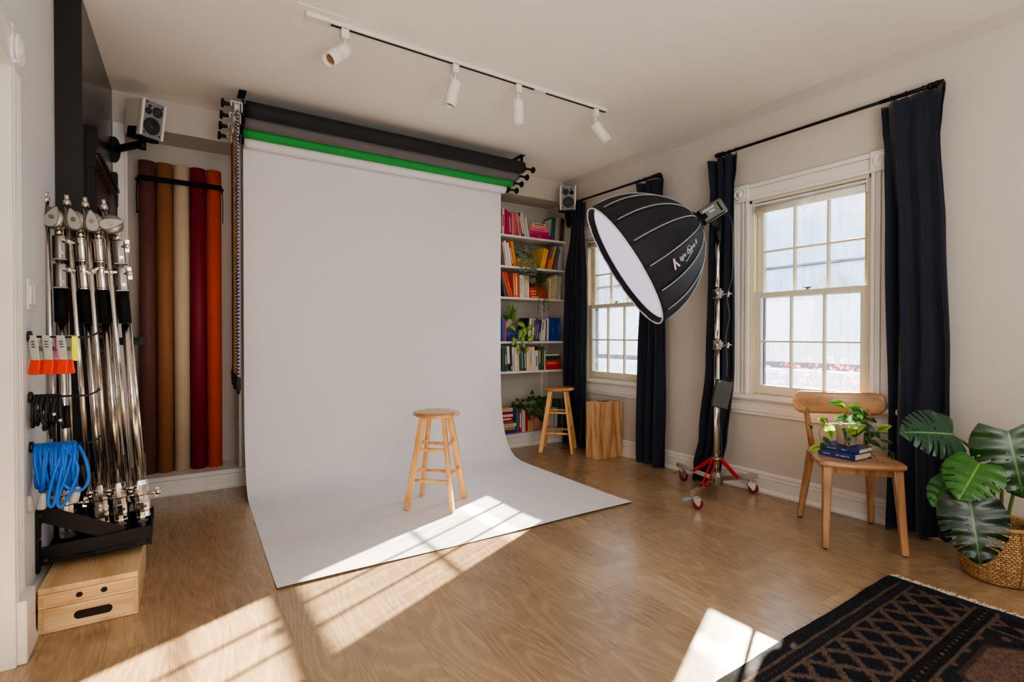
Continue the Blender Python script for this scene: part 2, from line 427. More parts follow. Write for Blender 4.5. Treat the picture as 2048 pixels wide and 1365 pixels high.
cbox(g, 3.44, 4.16, .12, 2.0, 0, .004)
for k in range(46):
    z = .14 + k * .0365
    a, b_, c, d = on_chase(3.45, .004, z + .03), on_chase(4.15, .004, z + .03), on_chase(4.15, .022, z), on_chase(3.45, .022, z)
    g.add([a, b_, c, d, a + V((0, 0, .006)), b_ + V((0, 0, .006)), c + V((0, 0, .006)), d + V((0, 0, .006))], [(0, 1, 2, 3), (7, 6, 5, 4), (0, 4, 5, 1), (2, 6, 7, 3), (0, 3, 7, 4), (1, 5, 6, 2)])
obj('louvre_slats', g, pm('shutter_slat', (66, 50, 46), .28, var=.15), ts)
g = G()
for y in (3.34, 4.22): cbox(g, y, y + .07, 1.95, 2.16, .0, .034)
for y in (3.345, 4.235): cbox(g, y, y + .05, .1, 1.96, .0, .03)
obj('bracket', g, m_black, ts)

# ------------------------------------------------------------------ windows
m_clear = glass_mat('old_window_glass', .03, (150, 165, 190))
m_storm = glass_mat('dirty_storm_glass', .34, (112, 126, 150), 10)
m_storm2 = glass_mat('hazy_storm_glass', .12, (104, 122, 150), 6)
def ring(g, x0, x1, y0, y1, z0, z1, wy, wz0, wz1):
    return g.boxp(x0, x1, y0, y0 + wy, z0, z1).boxp(x0, x1, y1 - wy, y1, z0, z1).boxp(x0, x1, y0 + wy, y1 - wy, z0, z0 + wz0).boxp(x0, x1, y0 + wy, y1 - wy, z1 - wz1, z1)
def window(n):
    y0, y1 = WIN[n]; cw = .118
    w = sempty('window_%d' % n, (XR, (y0 + y1) / 2, ZS))
    flute = ((0, .02, .030), (.02, .034, .018), (.034, .05, .026), (.05, .078, .016), (.078, .094, .026), (.094, .118, .034))
    g = G()
    for k, (a, b_, p) in enumerate(flute):
        g.boxp(XR - p, XR, y0 - b_, y0 - a, ZS, ZH).boxp(XR - p, XR, y1 + a, y1 + b_, ZS, ZH)
        if k in (1, 3): continue
    for a, b_, p in ((0, .022, .03), (.022, .03, .022), (.03, .09, .016), (.09, .118, .03)):
        g.boxp(XR - p, XR, y0, y1, ZH + a, ZH + b_)
    obj('casing', g, m_trim, w, bevel=.003)
    for yy in (y0 - cw, y1):
        g = G().boxp(XR - .038, XR, yy - .002, yy + cw + .002, ZH, ZH + .122)
        g.lathe([(.048, 0), (.048, .004), (.04, .009), (.031, .002), (.024, .002), (.016, .010), (.007, .013), (0, .013)], frame((XR - .038, yy + cw / 2, ZH + .061), (-1, 0, 0), (0, 1, 0)))
        obj('rosette_block', g, m_trim, w, bevel=.002)
    obj('sill', G().boxp(XR - .062, XR + .1, y0 - cw - .045, y1 + cw + .045, ZS - .033, ZS), m_trim, w, bevel=.008, seg=3)
    profile_run('apron', [(0, .545), (.014, .545), (.016, .565), (.022, .570), (.022, .60), (.014, .61), (.014, .635), (.026, .65), (.026, ZS - .033), (0, ZS - .033)], (XR, y0 - cw - .012, 0), (XR, y1 + cw + .012, 0), (-1, 0, 0), m_trim, w)
    g = G()
    for a, b_ in ((y0, y0 + .018), (y1 - .018, y1)): g.boxp(XR - .005, XR + TH, a, b_, ZS, ZH)
    g.boxp(XR - .005, XR + TH, y0, y1, ZH - .018, ZH).boxp(XR, XR + TH, y0, y1, ZS - .03, ZS + .006)
    for a, b_ in ((y0 + .018, y0 + .03), (y1 - .03, y1 - .018)): g.boxp(XR + .001, XR + .012, a, b_, ZS, ZH)
    obj('jamb', g, m_sash, w)
    for nm, x, z0, z1, s0, s1, st in (('lower_sash', XR + .016, .698, 1.418, .062, .034, .05), ('upper_sash', XR + .058, 1.385, 2.066, .034, .05, .045)):
        a, b_ = y0 + .022, y1 - .022
        g = ring(G(), x, x + .036, a, b_, z0, z1, st, s0, s1)
        ya_, yb_ = a + st, b_ - st; za, zb = z0 + s0, z1 - s1
        for k in (1, 2):
            yy = lerp(ya_, yb_, k / 3); g.boxp(x + .004, x + .032, yy - .0078, yy + .0078, za, zb)
        zm = (za + zb) / 2; g.boxp(x + .0052, x + .0308, ya_ - .002, yb_ + .002, zm - .0068, zm + .0068)
        s = obj(nm, g, m_sash, w, bevel=.003)
        obj('pane', G().boxp(x + .016, x + .019, ya_ - .003, yb_ + .003, za - .003, zb + .003), m_clear, s)
        if nm == 'lower_sash':
            yy = (a + b_) / 2
            obj('latch', G().cyl((x + .018, yy, z1), (x + .018, yy, z1 + .014), .012).bar((x + .018, yy - .03, z1 + .018), (x + .018, yy + .03, z1 + .018), .014, .008), m_steel, s, bevel=.002)
    xs = XR + .112
    g = ring(G(), xs, xs + .022, y0 + .018, y1 - .018, ZS, ZH, .03, .03, .03)
    g.boxp(xs + .002, xs + .02, y0, y1, 1.594, 1.608)
    st = obj('storm_frame', g, pm('storm_grey', (84, 88, 92), .5), w)
    obj('storm_pane', G().boxp(xs + .010, xs + .012, y0 + .04, y1 - .04, ZS + .02, .884).boxp(xs + .010, xs + .012, y0 + .04, y1 - .04, .928, 1.40), m_storm, st)
    obj('storm_pane', G().boxp(xs + .010, xs + .012, y0 + .04, y1 - .04, 1.40, 1.594).boxp(xs + .010, xs + .012, y0 + .04, y1 - .04, 1.612, ZH - .02), m_storm2, st)
    # roller blind rolled right up at the head
    t = thing('roller_blind', 'rolled up white roller blind at the head of the ' + ('window behind the wooden chair' if n == 1 else 'window behind the softbox'), 'blind', (XR + .01, (y0 + y1) / 2, ZH - .03), group='roller blinds')
    yl, yr = y0 + .03, y1 - .03
    obj('roll', G().cyl((XR + .012, yl + .012, ZH - .075), (XR + .012, yr - .012, ZH - .075), .024, n=20), pm('blind_cloth', (232, 228, 214), .7), t)
    obj('headrail', G().boxp(XR - .012, XR + .03, yl, yr, ZH - .044, ZH - .030), pm('blind_rail', (222, 220, 222), .35), t, bevel=.003)
    for yy in (yl, yr): obj('end_bracket', G().boxp(XR - .008, XR + .034, yy - .004, yy + .004, ZH - .1, ZH - .019), pm('blind_bracket', (206, 204, 200), .4), t)
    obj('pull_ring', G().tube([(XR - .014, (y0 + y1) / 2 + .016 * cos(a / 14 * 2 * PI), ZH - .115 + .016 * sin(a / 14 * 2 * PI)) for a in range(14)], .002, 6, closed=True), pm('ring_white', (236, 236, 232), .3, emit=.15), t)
window(1); window(2)

# ------------------------------------------------------------------ alcove shelves
m_shelf = pm('shelf_paint', (226, 222, 218), .4, var=.03)
SHZ = {1: 2.11, 2: 1.803, 3: 1.495, 4: 1.055, 5: .757}
NAMES = {1: 'top', 2: 'second', 3: 'third', 4: 'fourth', 5: 'fifth'}
for k, z in SHZ.items():
    o = obj('wall_shelf', G().boxp(2.352, XR - .001, YB + .003, YBACK - .001, z - .021, z), m_shelf, bevel=.002)
    tag(o, 'long white shelf board in the right alcove, %s one counted from the top' % NAMES[k], 'shelf', 'white alcove shelves')
g = G()
for x in (2.75, 3.44):
    g.boxp(x - .009, x + .009, YBACK - .012, YBACK, .2, 2.3)
o = tag(obj('shelf_standard', g, m_shelf), 'white slotted shelf uprights screwed to the back of the right alcove', 'shelf support')
# ------------------------------------------------------------------ left wall: rack, chrome stands, boxes, hooks
# apple boxes in the corner
m_ply = wood('birch_ply_face', (226, 194, 148), (196, 156, 108), axis=1, rings=9, rough=.5, nscale=1.6)
m_plyf = wood('birch_ply_front', (230, 198, 150), (204, 160, 108), axis=0, rings=7, rough=.5, nscale=2.0)
m_edge = pm('ply_edge', (206, 170, 122), .6, var=.16, scale=40, stretch=(.2, .2, 6))
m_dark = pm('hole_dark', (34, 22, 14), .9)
def slot(cx, cz, w, h, n=10):
    p = []
    for s in (1, -1):
        for k in range(n + 1):
            a = -PI / 2 + PI * k / n
            p.append((cx + s * ((w - h) / 2 + h / 2 * cos(a)), cz + s * h / 2 * sin(a)))
    return p
AB = Mx.Translation((-.249, 2.815, 0)) @ Mx.Rotation(-.022, 4, 'Z')
def apple_box(name, label, z0, z1, holes):
    t = thing(name, label, 'apple box', M=AB @ Mx.Translation((0, 0, z0)), group='apple boxes under the stand rack')
    h = z1 - z0; w, d = .302, .508
    obj('panel', G().boxp(-w / 2, w / 2, -d / 2, d / 2, h - .012 if h > .04 else .001, h), m_ply, t, local=True, bevel=.0015)
    if h > .04: obj('panel', G().boxp(-w / 2, w / 2, -d / 2, d / 2, .001, .012), m_ply, t, local=True, bevel=.0015)
    if h > .04:
        for xa in (-w / 2, w / 2 - .014): obj('side_board', G().boxp(xa, xa + .014, -d / 2, d / 2, .012, h - .012), m_edge, t, local=True)
        for ya_ in (-d / 2 + .003, d / 2 - .018): obj('end_board', G().boxp(-w / 2 + .0145, w / 2 - .0145, ya_, ya_ + .015, .0125, h - .0125), m_plyf, t, local=True)
    M = Mx.Translation((0, -d / 2 + .0035, 0)) @ Mx.Rotation(PI / 2, 4, 'X')
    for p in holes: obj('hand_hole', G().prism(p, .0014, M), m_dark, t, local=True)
    return t
apple_box('half_apple_box', 'thicker plywood apple box with long hand slot, lowest of the stack under the rack', 0, .092, [slot(.01, .046, .118, .032)])
apple_box('quarter_apple_box', 'middle plywood apple box with two round finger holes, under the stand rack', .0925, .147, [slot(-.032, .03, .021, .02), slot(.043, .03, .021, .02)])
apple_box('pancake_apple_box', 'thin plywood board box topmost of the stack under the stand rack', .1475, .170, [])

# lower rack that carries the stands
t = thing('stand_rack', 'black steel wall rack tray holding the feet of the four chrome stands', 'rack', (XL, 2.95, .2))
for ya_, yb_ in ((2.722, 2.77), (3.12, 3.16)): obj('wall_plate', G().boxp(XL + .001, XL + .012, ya_, yb_, .175, .425), m_black, t, bevel=.002)
g = G()
for y, z in ((2.728, .40), (2.764, .36), (2.728, .31), (2.764, .25), (2.746, .19)): g.cyl((XL + .012, y, z), (XL + .017, y, z), .005, n=8)
obj('screw', g, m_steel, t)
for y in (2.745, 3.135):
    lo = 0 if y < 3 else -.03
    obj('arm', G().bar((XL + .01, y, .243 + lo), (-.062, y, .262 + lo), .008, .055), m_black, t, bevel=.002)
    obj('brace', G().bar((XL + .01, y + .009, .405), (-.165, y + .009, .268), .008, .062), m_black, t, bevel=.002)
obj('end_plate', G().boxp(-.07, -.062, 2.745, 3.139, .205, .262), m_black, t)
obj('tray', G().boxp(XL + .01, -.064, 2.752, 3.13, .205, .213), m_black, t)
obj('knob', G().ball((XL + .03, 2.722, .222), .017), m_black, t)
# upper rack bar behind the poles
t = thing('pole_rest', 'black slotted steel bar holding the upper poles of the four chrome stands', 'rack', (XL, 3.12, 1.08))
g = G().boxp(XL + .001, -.086, 3.118, 3.126, 1.065, 1.10).boxp(XL + .001, -.086, 3.09, 3.118, 1.065, 1.071)
obj('bar', g, m_black, t, bevel=.001)
g = G()
for x0, x1 in ((-.43, -.39), (-.335, -.30), (-.262, -.232), (-.19, -.158), (-.115, -.086)): g.boxp(x0, x1, 3.075, 3.09, 1.065, 1.10)
g.boxp(XL + .001, -.086, 3.086, 3.09, 1.065, 1.085)
obj('lip', g, m_black, t)

# the four chrome stands
def stand_parts(t, swap, tilt, grip):
    """local z runs up the column; 0 at the foot"""
    g = G().cyl((0, 0, .2), (0, 0, .95), .0155).cyl((0, 0, .95), (0, 0, 1.32), .0145).cyl((.018, .022, .25), (.018, .022, 1.0), .006, n=12)
    obj('column', g, m_chrome, t, local=True)
    obj('grip_sleeve', G().cyl((0, 0, .955), (0, 0, 1.102), .0245), m_blackm, t, local=True)
    for z in (1.104, 1.228):
        g = G()
        if swap:
            g.lathe([(.027, z), (.027, z + .006), (.0235, z + .01), (.0235, z + .095), (.027, z + .098), (.027, z + .104)], n=24)
        else:
            g.boxp(-.006, .022, -.024, .004, z, z + .105).lathe([(.025, z), (.025, z + .104)], n=24).boxp(-.02, .028, -.028, .02, z - .002, z + .004)
        c = obj('collar', g, m_chrome if swap else m_steel, t, local=True, bevel=.001)
        if not swap: obj('bolt', G().cyl((.010, -.024, z + .028), (.010, -.030, z + .028), .008, n=12), m_chrome, c, local=True)
        if not swap or z < 1.2:
            a = tilt + z
            g = G().cyl((.016, -.02, z + .078), (.036, -.04, z + .078), .006, n=10)
            g.bar((.036 - .022 * sin(a), -.04, z + .078 - .028 * cos(a)), (.036 + .022 * sin(a), -.04, z + .078 + .028 * cos(a)), .015, .008).ball((.036, -.04, z + .078), .013)
            obj('wing_knob', g, m_chrome, c, local=True)
    # grip head: two discs and an almond shaped clamp plate
    zc = 1.405
    obj('neck', G().cyl((0, 0, 1.33), (0, 0, 1.37), .016).cyl((0, 0, 1.365), (0, 0, 1.39), .02), m_chrome, t, local=True)
    M = Mx.Translation((-.016, -.03, zc)) @ Mx.Rotation(PI / 2, 4, 'X')
    gh = obj('grip_head', G().lathe([(.0, -.03), (.040, -.03), (.044, -.026), (.044, -.012), (.040, -.009), (.012, -.008), (.012, .002), (.040, .003), (.044, .006), (.044, .012), (.036, .018), (0, .019)], M, n=32), m_steel, t, local=True)
    al = []
    for k in range(24):
        a = 2 * PI * k / 24; x = .048 * cos(a); al.append((x + .003, .023 * sin(a) * (1 - .45 * cos(a))))
    Ma = Mx.Translation((-.016, -.0505, zc)) @ Mx.Rotation(PI / 2, 4, 'X') @ Mx.Rotation(grip, 4, 'Z')
    obj('clamp_plate', G().prism(al, .010, Ma), m_steel, gh, local=True, bevel=.003)
    obj('clamp_bolt', G().cyl((-.016, -.0600, zc), (-.016, -.067, zc), .010, n=6), m_dchrome, gh, local=True)
    # thin boom arm clamped alongside
    g = G().cyl((-.036, -.03, .205), (-.036, -.03, 1.47), .0100, n=14).cyl((-.036, -.03, 1.47), (-.036, -.03, 1.492), .0135, n=14).cyl((-.036, -.03, 1.492), (-.036, -.03, 1.515), .008, n=12)
    g.cyl((-.036, -.03, .205), (-.036, -.03, .19), .014, n=12).cyl((-.036, -.03, .19), (-.036, -.03, .17), .008, n=12)
    obj('boom_arm', g, m_chrome, t, local=True)
    # knuckle at the foot and the folded legs
    g = G().lathe([(.026, .003), (.031, .01), (.031, .05), (.029, .055), (.029, .075), (.032, .08), (.032, .12), (.029, .125), (.029, .15), (.032, .155), (.032, .20), (.026, .222)], n=10, sm=False)
    k = obj('knuckle', g, m_chrome, t, local=True, bevel=.002)
    for zz in (.035, .10, .175):
        for xx in (-.012, .014): obj('bolt', G().cyl((xx, -.0285, zz), (xx, -.034, zz), .007, n=6), m_steel, k, local=True)
    g = G().cyl((.03, 0, .15), (.062, -.004, .15), .007, n=10).ball((.066, -.004, .15), .016, sc=(1, 1, .9)).bar((.06, -.004, .13), (.066, -.004, .175), .014, .01)
    obj('leg_lock', g, m_chrome, k, local=True)
    for i, (dx, dz) in enumerate(((-.045, .31), (-.02, .27), (.012, .33))):
        obj('folded_leg', G().tube([(.0, .032, .02 + .03 * i), (dx, .055 + .008 * i, .16), (dx * 1.5, .062 + .01 * i, dz)], .0105, 10), m_dchrome, t, local=True)
ST = [((-.372, 3.0), (-.398, 3.02), False, .6, 1.2, 'first chrome stand from the white wall, its head nearest the light switch wall'),
      ((-.247, 3.0), (-.325, 3.02), True, 0, 1.75, 'second chrome stand from the white wall, with round collars below its grip head'),
      ((-.180, 3.0), (-.262, 3.02), True, .5, 1.62, 'third chrome stand from the white wall, leaning in front of the louvred shutter'),
      ((-.098, 3.0), (-.195, 3.02), False, 2.0, .25, 'fourth chrome stand, nearest the coloured rolls, its clamp plate turned sideways')]
for (bx, by), (tx, ty), swap, tilt, grip, lab in ST:
    b = V((bx, by, .2135)); top = V((tx, ty, 1.60))
    if bx < -.37: b.z = .2135
    M = frame(b, top - b)
    t = thing('chrome_light_stand', lab, 'light stand', M=M, group='chrome stands leaning in the wall rack')
    stand_parts(t, swap, tilt, grip)

# hooks on the left wall
m_hook = pm('hook_black', (22, 21, 21), .45)
HK = [(2.62, 1.105, 'highest', 'that holds the red tipped clamps'), (2.63, .877, 'middle', 'that holds the coiled black cable'), (2.64, .688, 'lowest', 'that holds the coiled blue cord')]
for y, z, w_, lab in HK:
    t = thing('wall_hook', '%s black peg hook on the white wall, the one %s' % (w_, lab), 'hook', (XL, y, z), group='black peg hooks on the left wall')
    obj('base', G().cyl((XL + .001, y, z), (XL + .012, y, z), .021), m_hook, t, bevel=.002)
    obj('peg', G().tube([(XL + .01, y, z), (XL + .175, y, z - .002), (XL + .2, y, z + .010), (XL + .212, y, z + .022)], .0042, 10), m_hook, t)
# spring clamps hanging from the top hook
m_org = pm('orange_tip', (238, 62, 22), .45, var=.05); m_cl = pm('pressed_zinc', (208, 214, 208), .35, metal=.35, var=.05)
CLW = ['leftmost', 'middle', 'rightmost']
cl0 = None
for i, x in enumerate((-.405, -.368, -.327)):
    lab = 'zinc spring clamp with orange rubber tips, %s of the three on the top hook' % CLW[i]
    M = Mx.Translation((x, 2.62, 1.012)) @ Mx.Rotation((-.55, -.5, -.46)[i], 4, 'Z') @ Mx.Diagonal((.96, 1, .86, 1))
    if cl0 is None:
        cl0 = t = thing('spring_clamp', lab, 'clamp', M=M, group='spring clamps on the top hook')
        for s, yy in (('a', -1), ('b', 1)):
            g = G(); P = [(-.014, .0), (.014, .0), (.017, .06), (.014, .115), (-.014, .115), (-.017, .06)]
            Mm = Mx.Translation((0, yy * .012, 0)) @ Mx.Rotation(-yy * .13, 4, 'X') @ Mx.Rotation(PI / 2, 4, 'X')
            j = obj('jaw', g.prism(P, .003, Mm), m_cl, t, local=True, bevel=.001)
            g = G()
            for k in range(3):
                zz = .062 + k * .012
                g.prism([(.008 * cos(a * PI / 8), zz + .005 * sin(a * PI / 8)) for a in range(9)], .001, Mx.Translation((0, yy * .012 - .0035, 0)) @ Mx.Rotation(-yy * .13, 4, 'X') @ Mx.Rotation(PI / 2, 4, 'X'))
            if yy < 0: obj('grip_ridge', g, m_dchrome, j, local=True)
            P = [(-.016, -.058), (.016, -.058), (.019, -.052), (.0175, .006), (-.0175, .006), (-.019, -.052)]
            obj('rubber_tip', G().prism(P, .009, Mx.Translation((0, yy * .013 + .003, 0)) @ Mx.Rotation(yy * .16, 4, 'X') @ Mx.Rotation(PI / 2, 4, 'X')), m_org, j, local=True, bevel=.003)
        obj('spring', G().tube([(-.016 + .0016 * k, .008 * cos(k * 1.2), .055 + .008 * sin(k * 1.2)) for k in range(21)], .0018, 6), m_steel, t, local=True)
        MW[cl0] = M
    else: dup(cl0, M, lab)
for nm, col, x, lab in (('pink_strip', (232, 20, 130), -.347, 'bright pink strip of tape hanging on the top hook between two clamps'), ('yellow_strip', (232, 240, 0), -.300, 'neon yellow strip of tape hanging on the top hook at its outer end')):
    o = tag(obj(nm.replace('pink', 'tape').replace('yellow', 'tape'), G().boxp(x - .009, x + .009, 2.626, 2.627, 1.012, 1.104).boxp(x - .009, x + .009, 2.614, 2.615, 1.03, 1.104).boxp(x - .009, x + .009, 2.614, 2.627, 1.104, 1.1065), pm('neon_' + nm, col, .6, emit=.12)), lab, 'tape')
tag(obj('tape_roll', G().lathe([(.012, -.012), (.04, -.012), (.04, .012), (.012, .012), (.012, -.012)], frame((-.352, 2.658, 1.069), (1, .2, 0)), n=24), m_blackm), 'black roll of tape on the top hook behind the clamps', 'tape roll')
# coiled cables
def coil(name, label, x0, x1, y, ztop, rh, rw, turns, rad, m, seed, parts, drop):
    t = thing(name, label, 'cable', ((x0 + x1) / 2, y, ztop - rh), group=None); rr = random.Random(seed)
    g = G(); pts = []
    n = 22
    for k in range(turns):
        h = rh * rr.uniform(.82, 1.04); ww = rw * rr.uniform(.7, 1.1); sk = rr.uniform(-.02, .02); xa = lerp(x0, x1, (k + .5) / turns)
        for i in range(n):
            a = 2 * PI * i / n
            pts.append((xa + (x1 - x0) / turns * (i / n - .5) + sk * (1 - cos(a)) * .5 + rr.uniform(-.002, .002), y + ww * sin(a), ztop - h * (1 - cos(a))))
    obj('cable_loops', g.tube(pts, rad, 8), m, t)
    parts(t); return t
m_cb = pm('cable_black', (24, 24, 25), .5); m_bl = pm('cord_blue', (10, 104, 206), .35, var=.08); m_clear_plug = pm('clear_plug', (168, 168, 166), .2, var=.05)
def pb(t):
    obj('plug', G().cyl((-0.367, 2.59, 0.78), (-0.364, 2.585, 0.735), .011, .009, 12).cyl((-0.364, 2.585, 0.735), (-0.363, 2.584, 0.722), .008, n=12), m_black, t)
    obj('plug', G().cyl((-0.327, 2.62, 0.84), (-0.324, 2.62, 0.755), .010, .012, 12), m_black, t)
    obj('bobble', G().ball((-0.357, 2.575, 0.815), .006).ball((-0.34, 2.58, 0.79), .006), pm('bobble_grey', (200, 200, 200), .3), t)
    obj('tie', G().tube([(-0.422, 2.58, 0.865), (-0.382, 2.58, 0.78), (-0.367, 2.61, 0.75)], .004, 8), m_cb, t)
coil('coiled_black_cable', 'coiled black audio cable hanging on the middle wall hook', -.424, -.345, 2.63, .8835, .068, .05, 9, .0048, m_cb, 3, pb, 0)
def pbl(t):
    for x, y, z, tl in ((-0.43, 2.585, 0.49, 0), (-0.392, 2.575, 0.495, .1), (-0.298, 2.59, 0.5, .25)):
        M = frame((x, y, z), (-tl, 0, -1))
        obj('plug', G().lathe([(.008, -.03), (.011, -.02), (.0145, 0), (.015, .024), (.012, .03), (0, .03)], M, n=14), m_clear_plug, t)
    obj('loose_loop', G().tube(bez([(-0.29, 2.61, 0.685), (-0.265, 2.58, 0.625), (-0.258, 2.575, 0.555), (-0.285, 2.58, 0.515), (-0.33, 2.58, 0.545), (-0.34, 2.585, 0.605), (-0.31, 2.61, 0.69)], 8), .0058, 8), m_bl, t)
    obj('loose_loop', G().tube(bez([(-0.32, 2.61, 0.695), (-0.34, 2.575, 0.585), (-0.355, 2.57, 0.495), (-0.365, 2.57, 0.47), (-0.375, 2.57, 0.495), (-0.36, 2.575, 0.585), (-0.33, 2.61, 0.695)], 8), .0058, 8), m_bl, t)
    obj('loose_loop', G().tube(bez([(-0.34, 2.61, 0.695), (-0.29, 2.58, 0.605), (-0.32, 2.572, 0.495), (-0.34, 2.572, 0.465), (-0.348, 2.572, 0.495), (-0.32, 2.58, 0.595), (-0.3, 2.61, 0.695)], 8), .0058, 8), m_bl, t)
coil('coiled_blue_cord', 'coiled bright blue extension cord with clear plugs on the lowest wall hook', -.424, -.300, 2.64, .6955, .094, .055, 19, .0056, m_bl, 11, pbl, 0)
# light switch
t = thing('light_switch', 'white double rocker light switch plate on the left wall', 'light switch', (XL, 2.67, 1.265))
obj('plate', G().boxp(XL + .0005, XL + .007, 2.60, 2.74, 1.205, 1.32), m_trim, t, bevel=.003)
for y in (2.62, 2.68): obj('rocker', G().boxp(XL + .006, XL + .012, y, y + .04, 1.228, 1.298), m_trim, t, bevel=.002)

# ------------------------------------------------------------------ coloured rolls standing in the left alcove
rolls = [((106, 64, 58), 'dark brown'), ((152, 100, 64), 'caramel brown'), ((214, 190, 160), 'beige'), ((126, 14, 44), 'burgundy'), ((216, 76, 18), 'bright orange')]
RX = [-.118, -.017, .085, .188, .290]
for i, ((c, nm), x) in enumerate(zip(rolls, RX)):
    top = (2.272, 2.30, 2.325, 2.335, 2.345)[i]; top = 2.33
    g = G().lathe([(.030, .1351), (.0495, .1351), (.0495, top), (.030, top), (.030, .1351)], Mx.Translation((x, 4.492, 0)), n=36)
    o = obj('vinyl_roll', g, pm('vinyl_%d' % i, c, .62, var=.04, scale=4, bump=.05, bscale=150))
    tag(o, '%s backdrop roll standing upright in the left alcove' % nm, 'backdrop roll', 'coloured rolls in the left alcove')
t = thing('roll_strap', 'black strap with knotted ends across the tops of the coloured rolls', 'strap', (.09, 4.43, 2.2))
pts = [(-.172, 4.50), (-.170, 4.462), (-.160, 4.4425), (-.118, 4.4395), (.09, 4.4395), (.290, 4.4395), (.331, 4.4425), (.341, 4.462), (.343, 4.50)]
g = G(); n = len(pts)
vs = [(x, y, z) for x, y in pts for z in (2.185, 2.222)]
g.add(vs, [(2 * i, 2 * i + 2, 2 * i + 3, 2 * i + 1) for i in range(n - 1)], True)
obj('strap', g, m_blackm, t, solid=.003)
obj('knot', G().ball((-.174, 4.485, 2.2), .012).cyl((-.172, 4.49, 2.2), (-.172, 4.642, 2.2), .006, n=8), m_blackm, t)
obj('knot', G().ball((.345, 4.485, 2.2), .012).cyl((.345, 4.49, 2.2), (.345, 4.642, 2.2), .006, n=8), m_blackm, t)
obj('loose_tail', G().tube([(-.174, 4.482, 2.19), (-.178, 4.475, 2.08), (-.175, 4.475, 1.97)], .004, 6).ball((-.175, 4.475, 1.97), .008), m_blackm, t)
obj('loose_tail', G().tube([(.345, 4.482, 2.19), (.349, 4.475, 2.08), (.347, 4.475, 1.95)], .003, 6), m_blackm, t)

# ------------------------------------------------------------------ speakers
m_cab = pm('speaker_white', (226, 218, 204), .4, var=.03); m_baf = pm('speaker_grey', (128, 128, 133), .45, var=.03); m_cone = pm('cone_dark', (38, 38, 42), .5); m_cone2 = pm('cone_grey', (66, 68, 76), .55)
def speaker(label, M, mir=1):
    """front face looks along local -y; 0 at the middle of the base"""
    t = thing('bookshelf_speaker', label, 'speaker', M=M, group='white bookshelf speakers')
    W, H, D = .146, .238, .16
    obj('cabinet', G().boxp(-W / 2, W / 2, 0, D, 0, H), m_cab, t, local=True, bevel=.004)
    for s in (-1, 1): obj('cheek', G().boxp(s * W / 2 - .008, s * W / 2 + .008, -.02, .012, -.002, H + .002), m_cab, t, local=True, bevel=.005)
    b = obj('baffle', G().boxp(-W / 2 + .009, W / 2 - .009, -.012, 0, .002, H - .002), m_baf, t, local=True, bevel=.002)
    F = lambda x, z: Mx.Translation((x * mir, -.012, z)) @ Mx.Rotation(PI / 2, 4, 'X')
    obj('woofer', G().lathe([(.056, 0), (.056, .004), (.052, .006), (.047, .003), (.044, .002), (.040, .004)], F(-.004, .075), n=32), m_cone, b, local=True)
    obj('woofer_cone', G().lathe([(.041, .0035), (.036, .002), (.018, -.006), (.016, .001), (.008, .006), (0, .007)], F(-.004, .075), n=32), m_cone2, b, local=True)
    obj('tweeter', G().lathe([(.034, 0), (.034, .004), (.030, .004), (.012, -.002), (.009, .003), (0, .006)], F(.024, .176), n=28), m_cone, b, local=True)
    obj('bass_port', G().lathe([(.021, 0), (.021, .003), (.018, .003), (.016, -.002), (0, -.004)], F(-.036, .168), n=20), m_blackm, b, local=True)
    obj('dial', G().lathe([(.0105, 0), (.0105, .003), (.004, .002), (0, .002)], F(-.03, .202), n=16), m_cone, b, local=True)
    for x, z in ((-.05, .224), (.052, .212), (-.05, .024), (.052, .024)):
        obj('peg_hole', G().lathe([(.0055, .0), (.0055, .003), (0, .0032)], F(x, z), n=10), m_blackm, b, local=True)
    obj('badge', G().boxp(-.012, .012, -.0135, -.0115, .010, .014), m_steel, b, local=True)
    return t
Ml = Mx.Translation((-.090, 4.07, 2.372)) @ Mx.Rotation(.62, 4, 'Z') @ Mx.Rotation(.17, 4, 'X') @ Mx.Scale(.93, 4)
speaker('white speaker with grey front on the wall bracket above the coloured rolls', Ml, 1)
Mr_ = Mx.Translation((3.385, 4.13, 2.385)) @ Mx.Rotation(-.58, 4, 'Z') @ Mx.Rotation(.12, 4, 'X')
speaker('white speaker with grey front in the corner above the bookshelves', Mr_, -1)
def bracket(label, M, wallpt, wn, shelfpt):
    t = thing('speaker_bracket', label, 'bracket', wallpt, group='black speaker brackets')
    wp, n = V(wallpt), V(wn)
    Mw = frame(wp + n * .001, n, (0, 0, 1))
    P = [(.085 * cos(a * 2 * PI / 24), .034 * sin(a * 2 * PI / 24)) for a in range(24)]
    obj('wall_plate', G().prism(P, .024, Mw), m_black, t, bevel=.004)
    sp = M @ V((0, .07, -.045))
    obj('arm', G().bar(wp + n * .02, sp, .024, .042), m_black, t, bevel=.003)
    obj('pivot', G().cyl(sp - V((0, 0, .035)), sp + V((0, 0, .03)), .02), m_black, t)
    g = G().boxp(-.06, .06, -.0, .15, -.016, -.003, M).boxp(-.082, -.072, .03, .11, -.016, .05, M).boxp(.072, .082, .03, .11, -.016, .05, M).boxp(-.082, .082, .03, .11, -.018, -.010, M)
    obj('cradle', g, m_black, t, bevel=.002)
bracket('black wall bracket carrying the speaker above the coloured rolls', Ml, (-.288, YB - .001, 2.33), (0, -1, 0), None)
bracket('black wall bracket carrying the corner speaker above the bookshelves', Mr_, (XR - .001, 4.28, 2.33), (-1, 0, 0), None)

